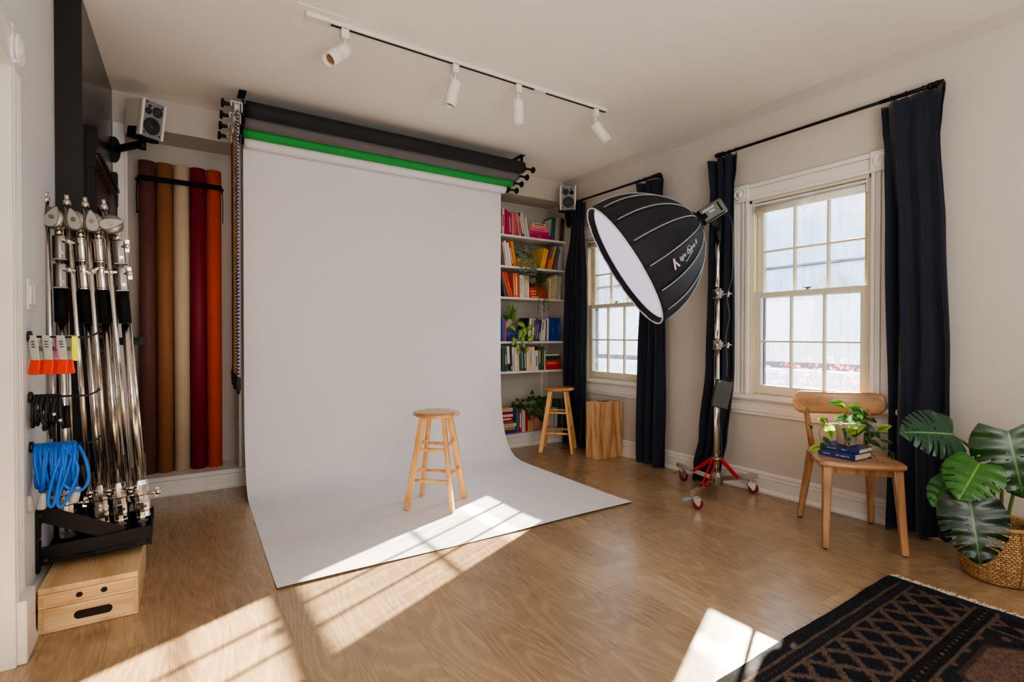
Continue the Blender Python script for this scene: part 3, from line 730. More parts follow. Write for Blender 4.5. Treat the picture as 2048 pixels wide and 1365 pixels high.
# ------------------------------------------------------------------ backdrop roller system
m_paper = pm('seamless_white_paper', (226, 224, 226), .8, var=.012, scale=1.2)
RL = [('black', (30, 30, 33), 3.85, 2.602, .052), ('grey', (104, 101, 101), 3.945, 2.560, .0525), ('green', (44, 152, 70), 4.032, 2.518, .0455), ('white', (226, 224, 226), 4.115, 2.478, .0475)]
rx0, rx1 = .432, 2.642
for nm, c, y, z, r in RL:
    a = rx0 + .004 if nm != 'white' else .450; b_ = rx1 - .004 if nm != 'white' else 2.616
    t = thing('paper_roll', {'black': 'black paper backdrop roll, highest of the four under the ceiling', 'grey': 'grey paper backdrop roll between the black and green rolls', 'green': 'bright green paper backdrop roll under the grey roll', 'white': 'white paper backdrop roll that the white sweep hangs from'}[nm], 'backdrop roll', (1.5, y, z), group='paper rolls under the ceiling')
    obj('paper', G().tube([(lerp(a, b_, q / 44), y, z) for q in range(45)], r, 40), m_paper if nm == 'white' else pm('paper_' + nm, c, .75, var=.03, scale=3), t)
    obj('core_end', G().cyl((a - .012, y, z), (a + .01, y, z), .026, n=20).cyl((b_ - .01, y, z), (b_ + .012, y, z), .026, n=20), m_black, t)
# the sweep
pr = bez([(0, 4.1645, 2.478), (0, 4.165, 2.3), (0, 4.166, 2.05), (0, 4.167, 1.5), (0, 4.167, 1.0), (0, 4.164, .70), (0, 4.15, .46), (0, 4.11, .27), (0, 4.04, .125), (0, 3.94, .04), (0, 3.83, .010), (0, 3.68, .003), (0, 3.3, .0028), (0, 2.9, .0028), (0, 2.62, .003), (0, 2.456, .004)], 6)
np_ = len(pr) - 1
def swp(u, v):
    p = pr[min(np_, int(round(u * np_)))]
    k = max(0, min(1, (4.15 - p.y) / 1.7)) if p.z < .5 else 0
    x = lerp(.452 - .060 * k, 2.610 - .038 * k, v)
    z = p.z
    if p.y < 2.75: z += .007 * (0.5 + .5 * sin(v * 9.0 + 1)) * ((2.75 - p.y) / .3) ** 2 + .010 * max(0, (v - .55)) * ((2.75 - p.y) / .3) ** 2
    return V((x, p.y + (.004 * sin(v * 7) if p.y < 2.5 else 0), z))
o = tag(obj('paper_sweep', G().grid(np_, 40, swp), m_paper), 'wide white paper sweep hanging from its roll and curving out onto the floor', 'backdrop')
# brackets at both ends
m_wb = pm('white_bracket', (206, 204, 206), .4)
CHX = [.365, .352, .345, .335]
def roller_bracket(side, label):
    x = rx0 - .012 if side < 0 else rx1 + .012
    t = thing('roller_bracket', label, 'bracket', (x, 3.9, ZC), group='four tier roller brackets')
    obj('ceiling_plate', G().boxp(x - .022, x + .022, 3.86, 4.0, ZC - .006, ZC - .001), m_black, t)
    g = G().boxp(x - .004, x + .004, 3.87, 3.90, 2.60, ZC - .004)
    g.bar((x, 3.80, 2.66), (x, 4.19, 2.425), .006, .05, (1, 0, 0)) if False else None
    P = [(3.82, 2.66), (3.93, 2.64), (4.15, 2.50), (4.155, 2.455), (4.11, 2.455), (3.86, 2.575), (3.82, 2.58)] if side < 0 else [(3.835, 2.64), (3.93, 2.62), (4.13, 2.495), (4.13, 2.465), (4.11, 2.46), (3.87, 2.585), (3.835, 2.59)]
    g.prism(P, .006, frame((x - .003, 0, 0), (1, 0, 0), (0, 1, 0)))
    obj('side_plate', g, m_black, t)
    for i, (nm, c, y, z, r) in enumerate(RL):
        if side < 0:
            g = G().boxp(.345, .415, y - .012, y + .012, z + .022, z + .030).boxp(.345, .352, y - .012, y + .012, z - .004, z + .03).boxp(.408, .415, y - .012, y + .012, z - .03, z + .03)
            g.lathe([(.006, 0), (.036, .0), (.036, .004), (.022, .010), (.022, .020), (.036, .026), (.036, .03), (.006, .03)], frame((.366, y, z - .004), (1, 0, 0), (0, 1, 0)), n=20)
            obj('chain_wheel', g, m_wb, t, bevel=.001)
            g = G().lathe([(.009, 0), (.010, .012), (.014, .035), (.013, .04), (.026, .042), (.028, .046), (.028, .054), (.024, .058), (0, .058)], frame((.350, y, z + .006), (-1, 0, 0), (0, 1, 0)), n=18)
            obj('end_knob', g, m_black, t)
        else:
            g = G().boxp(rx1, rx1 + .02, y - .016, y + .016, z - .03, z + .03)
            g.lathe([(.020, 0), (.013, .014), (.009, .04), (.011, .078), (.014, .084), (.025, .088), (.028, .092), (.028, .102), (.023, .108), (0, .108)], frame((rx1 + .015, y, z), (1, 0, 0), (0, 1, 0)), n=18)
            obj('end_knob', g, m_black, t)
roller_bracket(-1, 'black and white roller bracket with four knobs at the chain end of the rolls')
roller_bracket(1, 'black roller bracket with four knobs at the end of the rolls nearest the bookshelves')
# chains
def chain_mat(name, c1, c2, step=.024):
    m, t, N, L, b = nt(name)
    tc = N.new('ShaderNodeTexCoord'); sp = N.new('ShaderNodeSeparateXYZ'); L.new(tc.outputs['Object'], sp.inputs[0])
    a = N.new('ShaderNodeMath'); a.operation = 'DIVIDE'; a.inputs[1].default_value = step; L.new(sp.outputs[2], a.inputs[0])
    f = N.new('ShaderNodeMath'); f.operation = 'FRACT'; L.new(a.outputs[0], f.inputs[0])
    s = N.new('ShaderNodeMath'); s.operation = 'GREATER_THAN'; s.inputs[1].default_value = .62; L.new(f.outputs[0], s.inputs[0])
    mx = N.new('ShaderNodeMix'); mx.data_type = 'RGBA'; mx.inputs[6].default_value = lin(c1); mx.inputs[7].default_value = lin(c2)
    L.new(s.outputs[0], mx.inputs[0]); L.new(mx.outputs[2], b.inputs['Base Color']); b.inputs['Roughness'].default_value = .4
    return m
CH = [('blue', chain_mat('chain_blue', (34, 46, 120), (220, 190, 150)), 3.85, 2.602, .78, .385), ('white and blue', chain_mat('chain_blue2', (40, 60, 150), (226, 200, 160), .02), 3.945, 2.560, .80, .385),
      ('yellow', chain_mat('chain_yellow', (224, 150, 20), (120, 80, 20), .012), 4.032, 2.518, .80, .381), ('black', chain_mat('chain_black', (26, 24, 24), (90, 70, 50), .016), 4.115, 2.478, .82, .381)]
for nm, m, y, z, zb, x in CH:
    t = thing('pull_chain', '%s beaded pull chain loop hanging from the roller bracket' % nm, 'chain', (x, y, zb), group='pull chains beside the white sweep')
    for s in (-1, 1):
        g = G(); k = 70
        pts = []; R = []
        for i in range(k * 2 + 1):
            pts.append((x, y + s * .022, lerp(z - .03, zb + .05, i / (2 * k)))); R.append(.0072 if i % 2 else .0042)
        obj('chain', g.tube(pts, R, 6), m, t)
    obj('weight', G().boxp(x - .012, x + .012, y - .026, y + .026, zb - .03, zb + .055).cyl((x, y, zb - .055), (x, y, zb - .02), .010, n=10), m_black, t, bevel=.003)

# ------------------------------------------------------------------ ceiling track and its four spotlights
m_tr = pm('track_white', (226, 222, 214), .4, var=.02)
t = thing('light_track', 'long white lighting track fixed to the ceiling', 'light track', (1.66, 2.765, ZC))
obj('rail', G().boxp(.70, 2.615, 2.747, 2.783, ZC - .022, ZC - .0005), m_tr, t, bevel=.002)
obj('slot', G().boxp(.705, 1.985, 2.757, 2.773, ZC - .0235, ZC - .0215).boxp(2.075, 2.61, 2.757, 2.773, ZC - .0235, ZC - .0215), m_dark, t)
obj('joiner', G().boxp(1.985, 2.075, 2.754, 2.776, ZC - .026, ZC - .021), m_tr, t)
obj('feed_box', G().boxp(.58, .70, 2.742, 2.788, ZC - .024, ZC - .0005), m_tr, t, bevel=.003)
tag(obj('ceiling_patch', G().boxp(.53, .78, 2.70, 2.92, ZC - .003, ZC), m_ceil), 'thin square ceiling cover plate behind the near end of the track', 'cover plate')
HD = [(.775, (-.62, -.28, -.62), 'first spotlight from the near end of the track, its lens showing'), (1.415, (-.22, .10, -1), 'second spotlight from the near end of the track, tilted slightly'), (1.86, (.10, .10, -1), 'third spotlight from the near end of the track, hanging almost straight down'), (2.515, (.75, -.25, -.9), 'fourth spotlight, at the far end of the track, turned towards the windows')]
for x, d, lab in HD:
    t = thing('track_spotlight', lab, 'spotlight', (x, 2.765, ZC - .03), group='spotlights on the ceiling track')
    obj('adapter', G().boxp(x - .02, x + .02, 2.748, 2.782, ZC - .075, ZC - .0265), m_tr, t, bevel=.002)
    j = V((x, 2.765, ZC - .135)); dv = V(d).normalized(); c = j + V((0, 0, -.022)) 
    obj('stem', G().cyl((x, 2.765, ZC - .076), j, .009, n=12).cyl((x, 2.765, ZC - .080), (x, 2.765, ZC - .076), .015, n=14).ball(j, .012), m_tr, t)
    M = frame(j - dv * .012, dv, (0, 1, .1)) @ Mx.Translation((0, 0, .0))
    h = obj('lamp_head', G().lathe([(.034, .0), (.037, .004), (.037, .062), (.0355, .064), (.0355, .066), (.037, .068), (.037, .150), (.034, .150), (.030, .128), (0, .128)], M, n=32), m_tr, t)
    obj('lens', G().lathe([(.022, .129), (.022, .134), (.012, .131), (0, .133)], M, n=20), pm('lens_amber', (150, 110, 70), .2), h)
# ------------------------------------------------------------------ curtains and rods
m_nav = pm('navy_curtain', (16, 23, 41), .85, var=.12, scale=3, sheen=.25, bump=.06, bscale=400)
m_lining = None
def curtain(label, keys, n, seed, xc=3.44, zt=2.437, amp=.042):
    """KEYS: (z, y at the left edge, y at the right edge, x shift, fold scale) from the floor up"""
    rr = random.Random(seed); ph = rr.uniform(0, 6); jit = [rr.uniform(.7, 1.2) for _ in range(12)]; j2 = [rr.uniform(-1, 1) for _ in range(12)]
    def at(z):
        for a, b in zip(keys, keys[1:]):
            if z <= b[0]: break
        t = max(0, min(1, (z - a[0]) / (b[0] - a[0]))); t = t * t * (3 - 2 * t)
        return [lerp(a[i], b[i], t) for i in range(1, 5)]
    def fn(u, v):
        z = lerp(keys[0][0], zt, v); yl, yr, dx, fs = at(z)
        k = u * n; i = min(11, int(k))
        f = sin(2 * PI * (k + .12 * sin(3 * z + i)) + ph) * jit[i] + .35 * sin(2 * PI * k * .5 + z * .8 + ph)
        u2 = u + .018 * sin(2 * PI * k * 2 + ph) + .012 * sin(z * 2.2 + 5 * u)
        x = xc + dx + amp * fs * f * (.75 + .25 * sin(z * 1.3 + i))
        zz = z + (.012 * j2[i] if v in (0, 1) else 0)
        return V((min(3.497, x), lerp(yl, yr, max(0, min(1, u2))), zz))
    o = obj('curtain', G().grid(n * 24, 70, fn), m_nav, solid=.004)
    return tag(o, label, 'curtain', 'navy curtains')
cA = curtain('navy curtain hanging right beside the tall monstera plant and chair', [(.012, 1.318, 1.012, -.004, 1.05), (.9, 1.318, 1.03, -.004, 1.0), (1.7, 1.33, 1.06, 0, .9), (2.18, 1.347, 1.083, .004, .55), (2.30, 1.36, 1.07, .004, .75), (2.437, 1.372, 1.052, .006, 1.0)], 3, 2, amp=.036)
cB = curtain('navy curtain bunched behind the rolling light stand, its hem trailing on the floor', [(.006, 2.60, 2.40, -.045, .6), (.12, 2.59, 2.36, -.04, .7), (.35, 2.55, 2.335, -.02, .8), (.9, 2.50, 2.31, 0, .9), (1.6, 2.495, 2.30, 0, .9), (2.2, 2.49, 2.30, .004, .5), (2.32, 2.495, 2.285, .004, .8), (2.437, 2.505, 2.285, .006, 1.0)], 3, 5)
cC = curtain('navy curtain behind the softbox, between the crate and the light stand', [(.012, 3.242, 2.93, 0, 1.05), (.9, 3.215, 2.945, 0, 1.0), (1.8, 3.20, 2.97, .008, .75), (2.2, 3.215, 2.98, .01, .5), (2.32, 3.225, 2.975, .006, .8), (2.437, 3.24, 2.972, .006, 1.0)], 3, 9, amp=.034)
cD = curtain('navy curtain in the room corner behind the stool, beside the bookshelves', [(.012, 4.305, 3.925, .006, 1.0), (.9, 4.285, 3.925, .006, 1.0), (1.7, 4.25, 3.93, .006, .9), (2.2, 4.16, 3.95, .006, .5), (2.32, 4.15, 3.94, .006, .8), (2.437, 4.14, 3.93, .006, 1.0)], 4, 14, amp=.034)
for y0, y1, lab in ((1.078, 2.465, 'black curtain rod over the window behind the chair'), (2.992, 4.146, 'black curtain rod over the window behind the softbox')):
    zr = 2.464; xr = 3.452
    t = thing('curtain_rod', lab, 'curtain rod', (xr, (y0 + y1) / 2, zr), group='black curtain rods')
    obj('rod', G().cyl((xr, y0 + .02, zr), (xr, y1 - .02, zr), .0095).cyl((xr, y0 + .02, zr), (xr, y0 + .30, zr), .0115), m_black, t)
    for a, b in ((y0, y0 + .055), (y1 - .055, y1)): obj('finial', G().cyl((xr, a, zr), (xr, b, zr), .0155).cyl((xr, (a + b) / 2 - .008, zr), (xr, (a + b) / 2 + .008, zr), .0175), m_black, t, bevel=.002)
    for y in (y0 + .06, y1 - .06): obj('rod_bracket', G().bar((xr, y, zr - .004), (XR - .001, y, zr - .004), .012).boxp(XR - .006, XR - .001, y - .012, y + .012, zr - .035, zr + .02).cyl((xr, y - .008, zr), (xr, y + .008, zr), .0165), m_black, t)
    spots = (y0 + .03, y0 + .09, y0 + .17, y0 + .24, y1 - .05, y1 - .11, y1 - .17)
    for y in spots: obj('ring', G().tube([(xr + .016 * cos(a * PI / 8), y, zr - .003 + .018 * sin(a * PI / 8)) for a in range(16)], .002, 6, closed=True), m_black, t)

# ------------------------------------------------------------------ stools
m_stool = wood('stool_oak', (228, 176, 112), (196, 140, 80), axis=2, rings=7, rough=.36, nscale=4, coat=.25)
m_seat = wood('stool_seat_oak', (214, 160, 100), (180, 122, 70), axis=1, rings=7, rough=.3, nscale=2.4, coat=.4)
def make_stool(label, M):
    t = thing('wooden_stool', label, 'stool', M=M, group='round seat wooden stools')
    obj('seat', G().lathe([(.11, .580), (.136, .582), (.149, .590), (.1525, .598), (.149, .607), (.138, .612), (.11, .613), (.05, .611)], n=48), m_seat, t, local=True)
    q = [0, PI / 2, PI, 1.5 * PI]; R0, R1 = .212, .098
    P = lambda a, z: V((lerp(R0, R1, z / .58) * cos(a), lerp(R0, R1, z / .58) * sin(a), z))
    for a in q:
        g = G(); s = V((-sin(a + PI / 4), cos(a + PI / 4), 0))
        g.bar(P(a, .001), P(a, .583), .040, .024, up=(cos(a + PI / 4), sin(a + PI / 4), 0))
        obj('leg', g, m_stool, t, local=True, bevel=.004)
    for k in range(4):
        a, b = q[k], q[(k + 1) % 4]
        for z in ((.378, .185) if k % 2 == 0 else (.405, .214)):
            A, B = P(a, z), P(b, z); d = (B - A).normalized()
            obj('rung', G().tube([A + d * .005, lerp(A, B, .2), lerp(A, B, .5), lerp(A, B, .8), B - d * .005], [.0085, .0105, .012, .0105, .0085], 12), m_stool, t, local=True)
    return t
M1 = Mx.Translation((1.471, 3.142, .0035)) @ Mx.Rotation(.045, 4, 'Z') @ Mx.Rotation(0, 4, 'Z')
s1 = make_stool('wooden stool with round seat standing on the white paper sweep', M1)
M2 = Mx.Translation((3.155, 3.985, 0)) @ Mx.Rotation(-.01, 4, 'Z')
dup(s1, M2, 'wooden stool with round seat standing in the room corner by the bookshelves')

# ------------------------------------------------------------------ full apple box on end
m_crate = wood('pine_crate', (206, 164, 118), (150, 104, 64), axis=2, rings=20, rough=.55, nscale=2.2)
m_crate_lit = wood('pine_crate_lit', (220, 180, 132), (170, 122, 78), axis=2, rings=20, rough=.55, nscale=3.4)  # lighter copy of the crate pine, brighter light painted into the narrow sides
t = thing('wooden_crate', 'full size wooden apple box standing on end under the far window', 'apple box', (3.346, 3.552, 0))
cx0_, cx1_, cy0_, cy1_, ch = 3.197, 3.495, 3.468, 3.632, .508
for b4 in ((cx0_, cx1_, cy0_, cy0_ + .014), (cx0_, cx1_, cy1_ - .014, cy1_), (cx0_, cx0_ + .014, cy0_ + .0142, cy1_ - .0142), (cx1_ - .014, cx1_, cy0_ + .0142, cy1_ - .0142)):
    obj('side_board', G().boxp(*b4, .001, ch), m_crate if b4[1] - b4[0] > .1 else m_crate_lit, t, bevel=.0015)
g = G().boxp(cx0_ + .0145, cx1_ - .0145, cy0_ + .0145, cy1_ - .0145, ch - .02, ch - .001)
obj('end_board', g, m_crate, t)
obj('hand_slot', G().prism(slot(3.346, 3.575, .125, .022), .0012, Mx.Translation((0, 0, ch - .0005))).prism(slot(3.346, 3.530, .085, .020), .0012, Mx.Translation((0, 0, ch - .0005))), m_dark, t)
g = lettering('NORM', .030, lambda u, v: V((cx0_ - .0008, 3.545 + v, .225 + u)))
obj('lettering', g, pm('ink_dark', (50, 34, 26), .7), t)

# ------------------------------------------------------------------ books
ORD = 'first second third fourth fifth sixth seventh eighth ninth tenth eleventh twelfth thirteenth fourteenth fifteenth sixteenth seventeenth'.split()
m_pages = pm('book_pages', (222, 210, 186), .8, var=.08, scale=90, stretch=(6, 1, 1))
BM = {}
def bookmat(c):
    k = 'book_%d_%d_%d' % c
    return pm(k, c, .48, var=.05, scale=8)
def book_mesh(t, w, d, h, c, band=None, M=None):
    """spine looks along local -y; w across, d deep, h tall"""
    th = min(.003, w * .2)
    g = G().boxp(0, w, 0, .004, 0, h).boxp(0, th, .004, d, 0, h).boxp(w - th, w, .004, d, 0, h)
    cv = obj('cover', g, bookmat(c), t, local=True, bevel=.001, seg=1)
    obj('pages', G().boxp(th, w - th, .0042, d - .005, .004, h - .005), m_pages, t, local=True)
    if band:
        bc, z0, z1, wf = band
        obj('spine_band', G().boxp(w * (.5 - wf / 2), w * (.5 + wf / 2), -.0008, .0005, z0 * h, z1 * h), pm('band_%d_%d_%d' % bc, bc, .5), cv, local=True)
SB = {1: 2.11, 2: 1.803, 3: 1.495, 4: 1.055, 5: .757, 6: .1346}
SHN = {1: 'top shelf', 2: 'second shelf', 3: 'third shelf', 4: 'fourth shelf', 5: 'fifth shelf', 6: 'alcove base'}
rb = random.Random(21)
WH, BL_, GO, OR = (226, 222, 216), (30, 28, 28), (214, 170, 90), (236, 120, 30)
S = {}
S[1] = [(2.73, .014, .254, 0, (120, 45, 30), 'dark rust', (OR, .1, .7, .5)), (2.745, .026, .257, .003, (205, 195, 190), 'pale grey', ((120, 50, 60), .3, .75, .4)), (2.772, .028, .248, 0, (175, 20, 60), 'crimson', None), (2.802, .02, .237, -.015, (185, 40, 95), 'raspberry', None), (2.825, .027, .222, -.043, (165, 35, 85), 'plum pink', ((226, 150, 180), .12, .8, .4)), (2.859, .031, .219, -.02, (195, 125, 118), 'dusty pink', None), (2.892, .023, .229, -.029, (195, 85, 95), 'coral pink', None), (2.943, .036, .224, -.179, (210, 125, 130), 'rose pink', ((160, 70, 80), .1, .6, .35)), (2.985, .026, .235, -.240, (70, 60, 55), 'black and white', (WH, .1, .85, .45)), (3.017, .028, .25, -.245, (205, 198, 188), 'tall cream', None), (3.05, .026, .197, -.208, (208, 198, 182), 'short cream', None),
        (3.357, .038, .242, .07, (20, 105, 110), 'teal', None), (3.397, .034, .244, .08, (168, 152, 135), 'beige', None), (3.433, .026, .250, .086, (155, 138, 118), 'tan', ((120, 104, 90), .2, .7, .4)), (3.463, .05, .242, .10, (50, 35, 35), 'dark brown', ((90, 66, 60), .2, .8, .5))]
S[2] = [(2.746, .031, .214, -.103, (95, 85, 80), 'grey brown', None), (2.781, .020, .227, -.16, (218, 190, 165), 'buff', ((150, 120, 100), .2, .7, .4)), (2.803, .025, .246, -.16, (222, 216, 216), 'tall white', None), (2.830, .026, .228, -.170, (226, 220, 225), 'plain white', None), (2.858, .024, .24, -.172, (205, 60, 30), 'red orange', (WH, .1, .75, .35)), (2.884, .028, .247, -.163, (222, 145, 20), 'amber', None),
        (3.212, .030, .22, .255, (228, 178, 20), 'thick yellow', None), (3.246, .019, .21, .262, (236, 205, 60), 'pale yellow', None), (3.268, .024, .237, .264, (168, 40, 20), 'brick red', None), (3.295, .029, .246, .268, (90, 112, 142), 'blue and orange', (OR, .02, .45, .9)), (3.327, .027, .252, .272, (216, 160, 70), 'honey yellow', None), (3.357, .016, .239, .276, (45, 55, 75), 'slim navy', None), (3.376, .036, .232, .28, (152, 80, 80), 'patterned red', ((40, 120, 130), .6, .95, .8)), (3.44, .03, .246, .09, (160, 180, 190), 'light blue', None), (3.472, .020, .246, .07, (150, 166, 176), 'grey blue', None)]
S[3] = [(2.775, .022, .205, -.215, (72, 77, 88), 'slate', None), (2.823, .025, .251, -.312, (214, 85, 45), 'orange', None), (2.851, .025, .25, -.311, (210, 80, 42), 'deep orange', (GO, .5, .54, .6)), (2.885, .018, .242, -.038, (216, 98, 40), 'bright orange', ((240, 200, 170), .1, .9, .3)), (2.906, .026, .241, -.030, (226, 130, 60), 'light orange', ((250, 220, 160), .1, .85, .4)), (2.934, .019, .235, -.030, (196, 60, 40), 'vermilion', None), (2.956, .033, .226, 0, (216, 214, 210), 'white with bold black lettering', None), (2.991, .027, .225, 0, (205, 205, 206), 'pale grey', None), (3.02, .027, .225, 0, (216, 190, 155), 'sand', None), (3.049, .018, .221, 0, (226, 220, 215), 'slim white', None),
        (3.319, .027, .213, .06, (216, 200, 160), 'straw yellow', None), (3.348, .030, .228, .075, (206, 176, 136), 'light tan', None), (3.382, .036, .25, .08, (196, 186, 166), 'stone', None), (3.420, .026, .244, .085, (172, 162, 142), 'putty', None), (3.448, .031, .242, .09, (196, 190, 180), 'off white', ((140, 132, 120), .2, .8, .3))]
S[4] = [(2.747, .029, .242, -.008, (62, 86, 162), 'cobalt blue', None), (2.778, .016, .219, 0, (206, 86, 86), 'coral', None),
        (3.028, .018, .236, .125, (25, 22, 22), 'black', None), (3.048, .030, .234, .13, (216, 205, 175), 'cream', None), (3.080, .018, .238, .135, (80, 142, 96), 'leaf green', None), (3.100, .022, .234, .14, (212, 211, 206), 'white with dark stripes', (BL_, .6, .95, .6)), (3.124, .022, .238, .145, (76, 60, 86), 'aubergine', ((170, 120, 130), .2, .7, .5)), (3.148, .026, .223, .15, (35, 45, 102), 'navy', ((190, 200, 230), .1, .8, .2)), (3.176, .026, .218, .15, (42, 56, 112), 'ink blue', ((200, 200, 210), .1, .4, .3)), (3.206, .040, .219, .13, (206, 201, 186), 'thick ivory', ((110, 108, 104), .5, .9, .3)), (3.25, .028, .217, .10, (216, 210, 200), 'slim ivory', None), (3.283, .010, .214, .03, (40, 50, 100), 'very thin navy', None), (3.296, .028, .237, .015, (206, 206, 211), 'tall white', ((60, 70, 130), .05, .1, .4)), (3.328, .032, .235, .009, (30, 66, 142), 'royal blue', None), (3.362, .032, .237, .009, (32, 68, 146), 'plain royal blue', ((90, 120, 180), .4, .6, .3)), (3.397, .034, .242, .01, (30, 62, 138), 'thick royal blue', None), (3.434, .040, .242, .012, (42, 76, 152), 'mid blue', ((90, 120, 180), .3, .7, .3))]
S[5] = [(2.748, .022, .228, 0, (46, 86, 76), 'grey green', None), (2.772, .035, .231, -.011, (30, 70, 56), 'bottle green', (GO, .3, .7, .3)), (2.809, .033, .249, -.046, (204, 198, 198), 'white with black foot', (BL_, .02, .3, .98)), (2.845, .023, .248, -.046, (46, 43, 43), 'charcoal', (WH, .05, .2, .3)), (2.87, .027, .24, -.035, (206, 206, 206), 'white', ((120, 120, 130), .2, .7, .3)), (2.9, .026, .237, -.034, (220, 212, 200), 'cream white', None), (2.928, .028, .242, -.037, (222, 186, 150), 'peach tan', None), (2.96, .028, .245, -.055, (42, 92, 76), 'sea green', None), (2.990, .020, .242, -.058, (28, 58, 48), 'blackish green', ((200, 200, 190), .1, .8, .3)), (3.013, .024, .22, -.060, (64, 84, 74), 'mottled green', ((200, 200, 190), .1, .8, .4)), (3.04, .026, .238, -.011, (220, 206, 180), 'wheat', None), (3.068, .047, .24, 0, (226, 186, 146), 'thick peach', ((110, 170, 190), .25, .72, .35)), (3.117, .024, .24, 0, (226, 206, 196), 'blush white', None), (3.142, .042, .204, 0, (200, 206, 216), 'short pale blue', ((60, 80, 130), .2, .7, .3)), (3.187, .035, .236, 0, (86, 76, 46), 'olive', (GO, .3, .85, .4)), (3.225, .037, .239, 0, (30, 76, 60), 'emerald', ((90, 150, 130), .2, .9, .2)), (3.264, .013, .2, 0, (220, 205, 180), 'thin cream', None)]
S[6] = [(2.926, .029, .247, 0, (60, 112, 132), 'tall sea blue', None), (2.959, .033, .225, -.007, (192, 30, 40), 'red', (WH, .2, .85, .4)), (2.994, .042, .24, -.008, (192, 197, 202), 'silver grey', None), (3.04, .025, .225, 0, (186, 30, 35), 'scarlet', None), (3.068, .033, .108, 0, (196, 150, 96), 'small kraft brown', None), (3.103, .032, .105, 0, (200, 156, 102), 'small tan', None),
        (3.375, .017, .213, .027, (210, 208, 205), 'thin white', None), (3.395, .016, .214, .027, (150, 150, 150), 'thin grey', None), (3.414, .014, .213, .027, (205, 205, 208), 'thin silver', None), (3.431, .014, .212, .027, (214, 212, 210), 'thin pearl white', None), (3.448, .036, .30, .01, (70, 95, 70), 'tall green and blue', ((30, 90, 170), .72, .84, .95))]
WIDE = {(1, 11): .19, (2, 6): .17, (3, 3): .2, (4, 2): .2, (6, 0): .2}
for k, rows in S.items():
    for i, (x, w_, h, lean, c, nm, band) in enumerate(rows):
        d = rb.uniform(.15, .19); y = 4.352 + rb.uniform(0, .012)
        if k == 6: y = 4.372
        piv = 0 if lean <= 0 else w_
        M = Mx.Translation((x + piv, y, SB[k] + .0005)) @ Mx.Rotation(lean, 4, 'Y') @ Mx.Translation((-piv, 0, 0))
        t = thing('book', '%s book upright on the %s, %s spine from the sweep' % (nm, SHN[k], ORD[i]), 'book', M=M, group='upright books on the ' + SHN[k])
        book_mesh(t, w_, d, h, c, band)
        if (k, i) == (3, 6):
            cv = t.children[0]
            g = lettering('TOKYO', .034, lambda u, v: V((w_ * .5 - v + .012, -.001, h * .52 - u)), space=1.35); obj('lettering', g, pm('ink_black', (24, 22, 22), .6), cv, local=True)
        if (k, i) == (1, 11):
            obj('cover_panel', G().boxp(-.0008, .0002, .024, d - .012, .016, h - .018), pm('panel_cream', (206, 200, 190), .6), t.children[0], local=True)
K = {}
K[1] = [(3.082, .28, .042, (170, 15, 95), 'wide magenta'), (3.089, .232, .032, (190, 50, 112), 'deep pink'), (3.091, .218, .026, (228, 140, 148), 'light pink'), (3.093, .215, .026, (228, 132, 132), 'salmon pink'), (3.114, .166, .025, (218, 202, 160), 'pale yellow')]
K[2] = [(2.927, .236, .029, (220, 150, 25), 'golden'), (2.928, .234, .029, (226, 160, 35), 'amber yellow'), (2.93, .203, .026, (222, 165, 40), 'mustard')]
K[3] = [(3.071, .236, .027, (200, 45, 25), 'scarlet'), (3.072, .234, .027, (205, 60, 30), 'orange red'), (3.073, .232, .027, (210, 70, 40), 'bright orange'), (3.073, .218, .027, (196, 50, 30), 'brick red')]
K[4] = [(2.798, .222, .031, (30, 46, 102), 'dark navy'), (2.798, .220, .031, (40, 62, 132), 'deep blue'), (2.798, .218, .032, (55, 80, 152), 'mid blue'), (2.80, .212, .027, (52, 58, 98), 'grey blue')]
K[5] = [(3.284, .197, .042, (192, 30, 20), 'red'), (3.284, .197, .049, (202, 46, 25), 'thick red and orange'), (3.282, .184, .011, (105, 95, 50), 'thin olive'), (3.281, .187, .02, (25, 78, 52), 'green'), (3.281, .184, .018, (22, 70, 46), 'dark green'), (3.278, .181, .017, (216, 204, 180), 'cream')]
K[6] = [(2.735, .184, .037, (45, 66, 132), 'blue'), (2.735, .172, .03, (206, 140, 50), 'ochre'), (2.733, .186, .029, (212, 207, 206), 'white'), (2.73, .152, .024, (120, 115, 80), 'olive'), (2.73, .150, .046, (186, 30, 30), 'thick red'), (2.73, .150, .025, (200, 205, 215), 'pale blue'), (2.73, .147, .025, (150, 20, 46), 'dark red'), (2.73, .147, .035, (206, 180, 140), 'cream')]
STOP = {}
